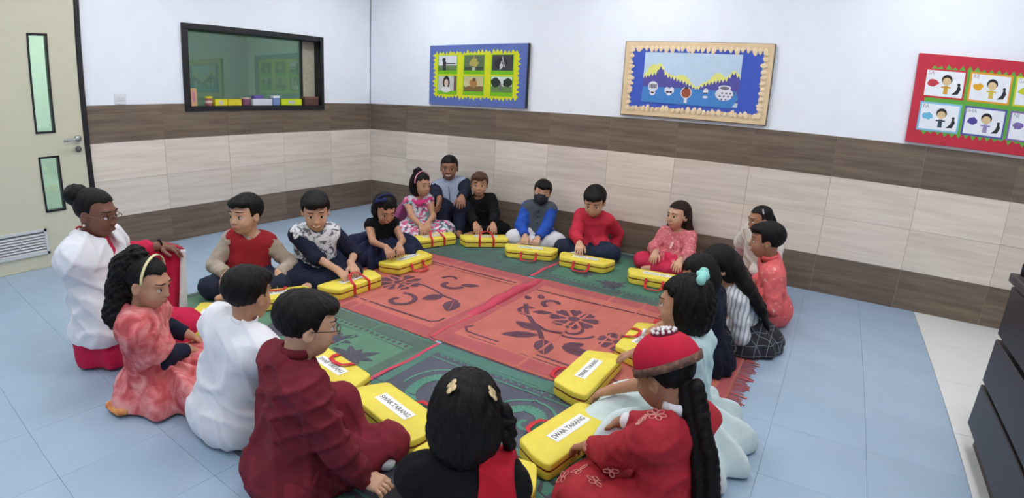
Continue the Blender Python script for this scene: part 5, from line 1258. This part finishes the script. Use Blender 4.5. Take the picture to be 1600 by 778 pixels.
MRN = cl('maroon', (112, 36, 48), .85, .15); MRN2 = cl('maroon_trousers', (124, 40, 54), .85, .15)
P = person('person', 'boy in maroon kurta and spectacles with one knee raised', (460, 462, 500, 550), .60, 64, 76, s=1.06, pitch=12, lean=.05, skin='light', hair='short', h=.0055, base=(3.475, -3.62),
    hands={-1: (592, 768, .03), 1: (3.33, -3.28, .16, 0)}, palm={-1: ((.9, .3, -.15), (0, 0, 1))},
    knees={1: (G(528, 632, .22), G(556, 706, .06), G(585, 712, .04)), -1: (G(606, 690, .075), G(560, 716, .05), G(605, 722, .04))})
top(P, MRN, 'kurta', i=.014, tail=.4, fold=.008); trousers(P, MRN2, i=.016, r=1.0, fold=.006); collar(P, MRN, .047, .03)
spectacles(P, M('dark_red_frame', (60, 20, 26), .3))
o = [cone(P.an[sd], P.toe[sd], .038*P.s, .027*P.s, .02) for sd in (1, -1)]; wear(P, 'socks', o, WHITE, .001)

P = person('person', 'boy in plain white kurta seen from behind', (390, 418, 386, 500), .58, 104, 98, s=1.04, pitch=10, lean=.08, skin='mid', hair='short', h=.0057, base=(3.02, -3.56), hands={-1: (498, 571, .115), 1: (2.88, -3.20, .10, 0)})
top(P, WHITE, 'kurta', i=.022, tail=.75, fold=.0065); trousers(P, cl('beige', (150, 136, 122)), i=.014); collar(P, WHITE, .048, .026)

P = person('person', 'girl in coral floral cape dress with pale headband and curly ponytail', (222, 403, 240, 478), .54, 36, 58, s=.98, pitch=18, lean=.1, skin='mid', hair='tied', h=.0062, base=(2.50, -3.61), hands={-1: (303, 548, .15), 1: (305, 528, .16)})
FLO = Mramp('coral_floral', [(.25, (150, 48, 56)), (.42, (196, 84, 86)), (.55, (216, 122, 122)), (.72, (228, 160, 156))], scale=14, detail=3, dist=.8)
top(P, NAVY, 'navy_top', i=.010, sleeve=1.9, tail=0); o = torso(P, .026)+arm(P, 1, .034, .66, 1.1, .022)+arm(P, -1, .034, .66, 1.1, .022)+[neckcut(P, .052, .004)]; wear(P, 'cape', o, FLO, .004, 3)
skirt(P, FLO, .25, .24, .15, .06, 'floral_skirt', amp=.018, wav=10, seed=12)
band(P, cl('pale_yellow', (232, 222, 170), .5), .035, .5, wd=.010); bits(P, 'hair_tie', [(P.H(0, -.06, .118), A(.013, .012, .010))], cl('tie_pink', (230, 90, 140)))
b0 = P.H(0, -.07, .09); hair_tail(P, [b0, P.H(.01, -.10, .03), P.H(.012, -.10, -.06), P.nb-P.F*.085-A(0, 0, .03), P.nb-P.F*.085-A(0, 0, .10)], [.040, .05, .052, .046, .018], name='curly_ponytail', amp=.006, fr=4)
o = [ell(G(188, 634, .024), (.075, .05, .016), k=.02), cone(G(200, 628, .03), G(268, 606, .03), .028, .03, .02)]
wear(P, 'brocade_hem', o, Mramp('orange_brocade', [(.3, (190, 110, 60)), (.6, (218, 158, 90))], scale=40), .003, 5)

PNK = cl('rani_pink', (196, 34, 74), .75, .12)
P = person('person', 'woman in white shawl and deep pink dress with hair bun and spectacles', (140, 297, 160, 368), .73, 38, 48, s=1.28, pitch=12, lean=.10, skin='dark', hair='bun', h=.0075, base=(1.95, -3.60), legs='kneel', hands={1: (266, 386, .42), -1: (277, 491, .10)}, palm={1: ((.8, .55, -.1), (0, 0, 1))})
top(P, PNK, 'pink_dress', i=.012, tail=0, sleeve=1.7, neck=.058, drop=.035); skirt(P, PNK, .12, .19, .14, .08, 'dress_skirt', amp=.010, seed=13)
o = torso(P, .040)+arm(P, -1, .042, 1.25, 1.1, .03)+arm(P, 1, .032, .5, 1.1, .01)+[neckcut(P, .062, .035), cone(P.nb-P.sp*.11+P.F*.13, P.nb+P.sp*.05+P.F*.04, .045, .062, .01)[:4]+(1,)]
o += [cone(P.sh[1]+P.F*.05+A(0, 0, .05), P.ch+P.F*.12-A(0, 0, .10), .034, .05, .03), cone(P.ch-P.SL*.10, P.pel-P.L*.15+P.F*.05+A(0, 0, .06), .07, .085, .05)]
zc = P.pel[2]
def hem(f, X, Y, Z): return np.maximum(f, (zc+.055+.10*((X-P.pel[0])*P.L[0]+(Y-P.pel[1])*P.L[1])*2.2)-Z)
wear(P, 'shawl', o, WHITE, .006, 4, post=hem)
spectacles(P, M('thin_gold', (120, 100, 84), .3, metal=.6), .019); bits(P, 'earring', [(P.H(sd*.078, -.004, -.042), .006) for sd in (1, -1)], M('pearl_ear', (230, 226, 220), .3))
m_ = MB(); c = P.nb+P.F*.022+P.sp*.012; m_.tube([c+.056*P.SL*math.cos(a)+.082*unit(P.F*.8-P.sp*.5)*math.sin(a)-P.base for a in [2*math.pi*k/24 for k in range(24)]], .005, 6, True); m_.build('necklace', cl('coral_bead', (190, 60, 60), .5), P.root, True)
hp = P.wr[1]+P.hd[1]*.05
sheet(P, 'dupatta', [G(286, 388, .415), hp+A(0, 0, .022), P.wr[1]+A(0, 0, .024), P.el[1]*.5+P.wr[1]*.5+A(0, 0, .02), P.el[1]-A(0, 0, .03)], [G(289, 470, .06), G(275, 484, .05), G(252, 492, .05), G(238, 492, .08), G(222, 480, .12)], PNK, amp=.014, wav=2.5)
sheet(P, 'dupatta_lining', [G(290, 390, .41), G(282, 390, .41)], [G(293, 482, .04), G(280, 486, .04)], WHITE, n=8, amp=.004, wav=1)
m_ = MB(); d = unit(P.wr[1]-P.el[1]); u = unit(np.cross(d, A(0, 0, 1))); w_ = np.cross(d, u); c = P.wr[1]-d*.012; m_.tube([c+.027*P.s*(u*math.cos(a)+w_*math.sin(a))-P.base for a in [2*math.pi*k/16 for k in range(16)]], .006, 6, True); m_.build('wrist_watch', BLK, P.root, True)

P = person('person', 'boy in red waistcoat over beige shirt, looking towards the woman', (388, 305, 379, 364), .52, 284, 322, s=1.04, pitch=2, lean=.06, skin='light', hair='short', h=.007, base=(1.60, -2.60), hands={-1: (352, 438, .14), 1: (438, 437, .12)})
top(P, cl('oatmeal', (176, 162, 146)), i=.014, tail=0); trousers(P, cl('dark_denim', (40, 46, 62)), i=.014); vest(P, cl('waistcoat_red', (158, 40, 48)), i=.024, tail=.4)

# loose dark threads on the floor beside the red kurta
th = empty('loose_threads', tuple(G(1120, 715))); tag(th, 'tangle of thin dark threads on the floor behind the red cap girl', 'threads')
rn = random.Random(5)
for k in range(9):
    p0 = G(1098+rn.uniform(-4, 14), 735+rn.uniform(-20, 8)); p1 = G(1115+rn.uniform(-12, 20), 700+rn.uniform(-12, 22)); p2 = G(1135+rn.uniform(-20, 20), 705+rn.uniform(-14, 26)); pts = []
    for i in range(13):
        t = i/12; p = (1-t)**2*p0+2*t*(1-t)*(p1+A(0, 0, .03))+t*t*p2; pts.append((p[0]-th.location[0], p[1]-th.location[1], .003+.012*math.sin(t*math.pi)*rn.uniform(.6, 1)))
    MB().tube(pts, .0016, 5).build('thread', M('dark_thread', (74, 78, 86), .7), th)
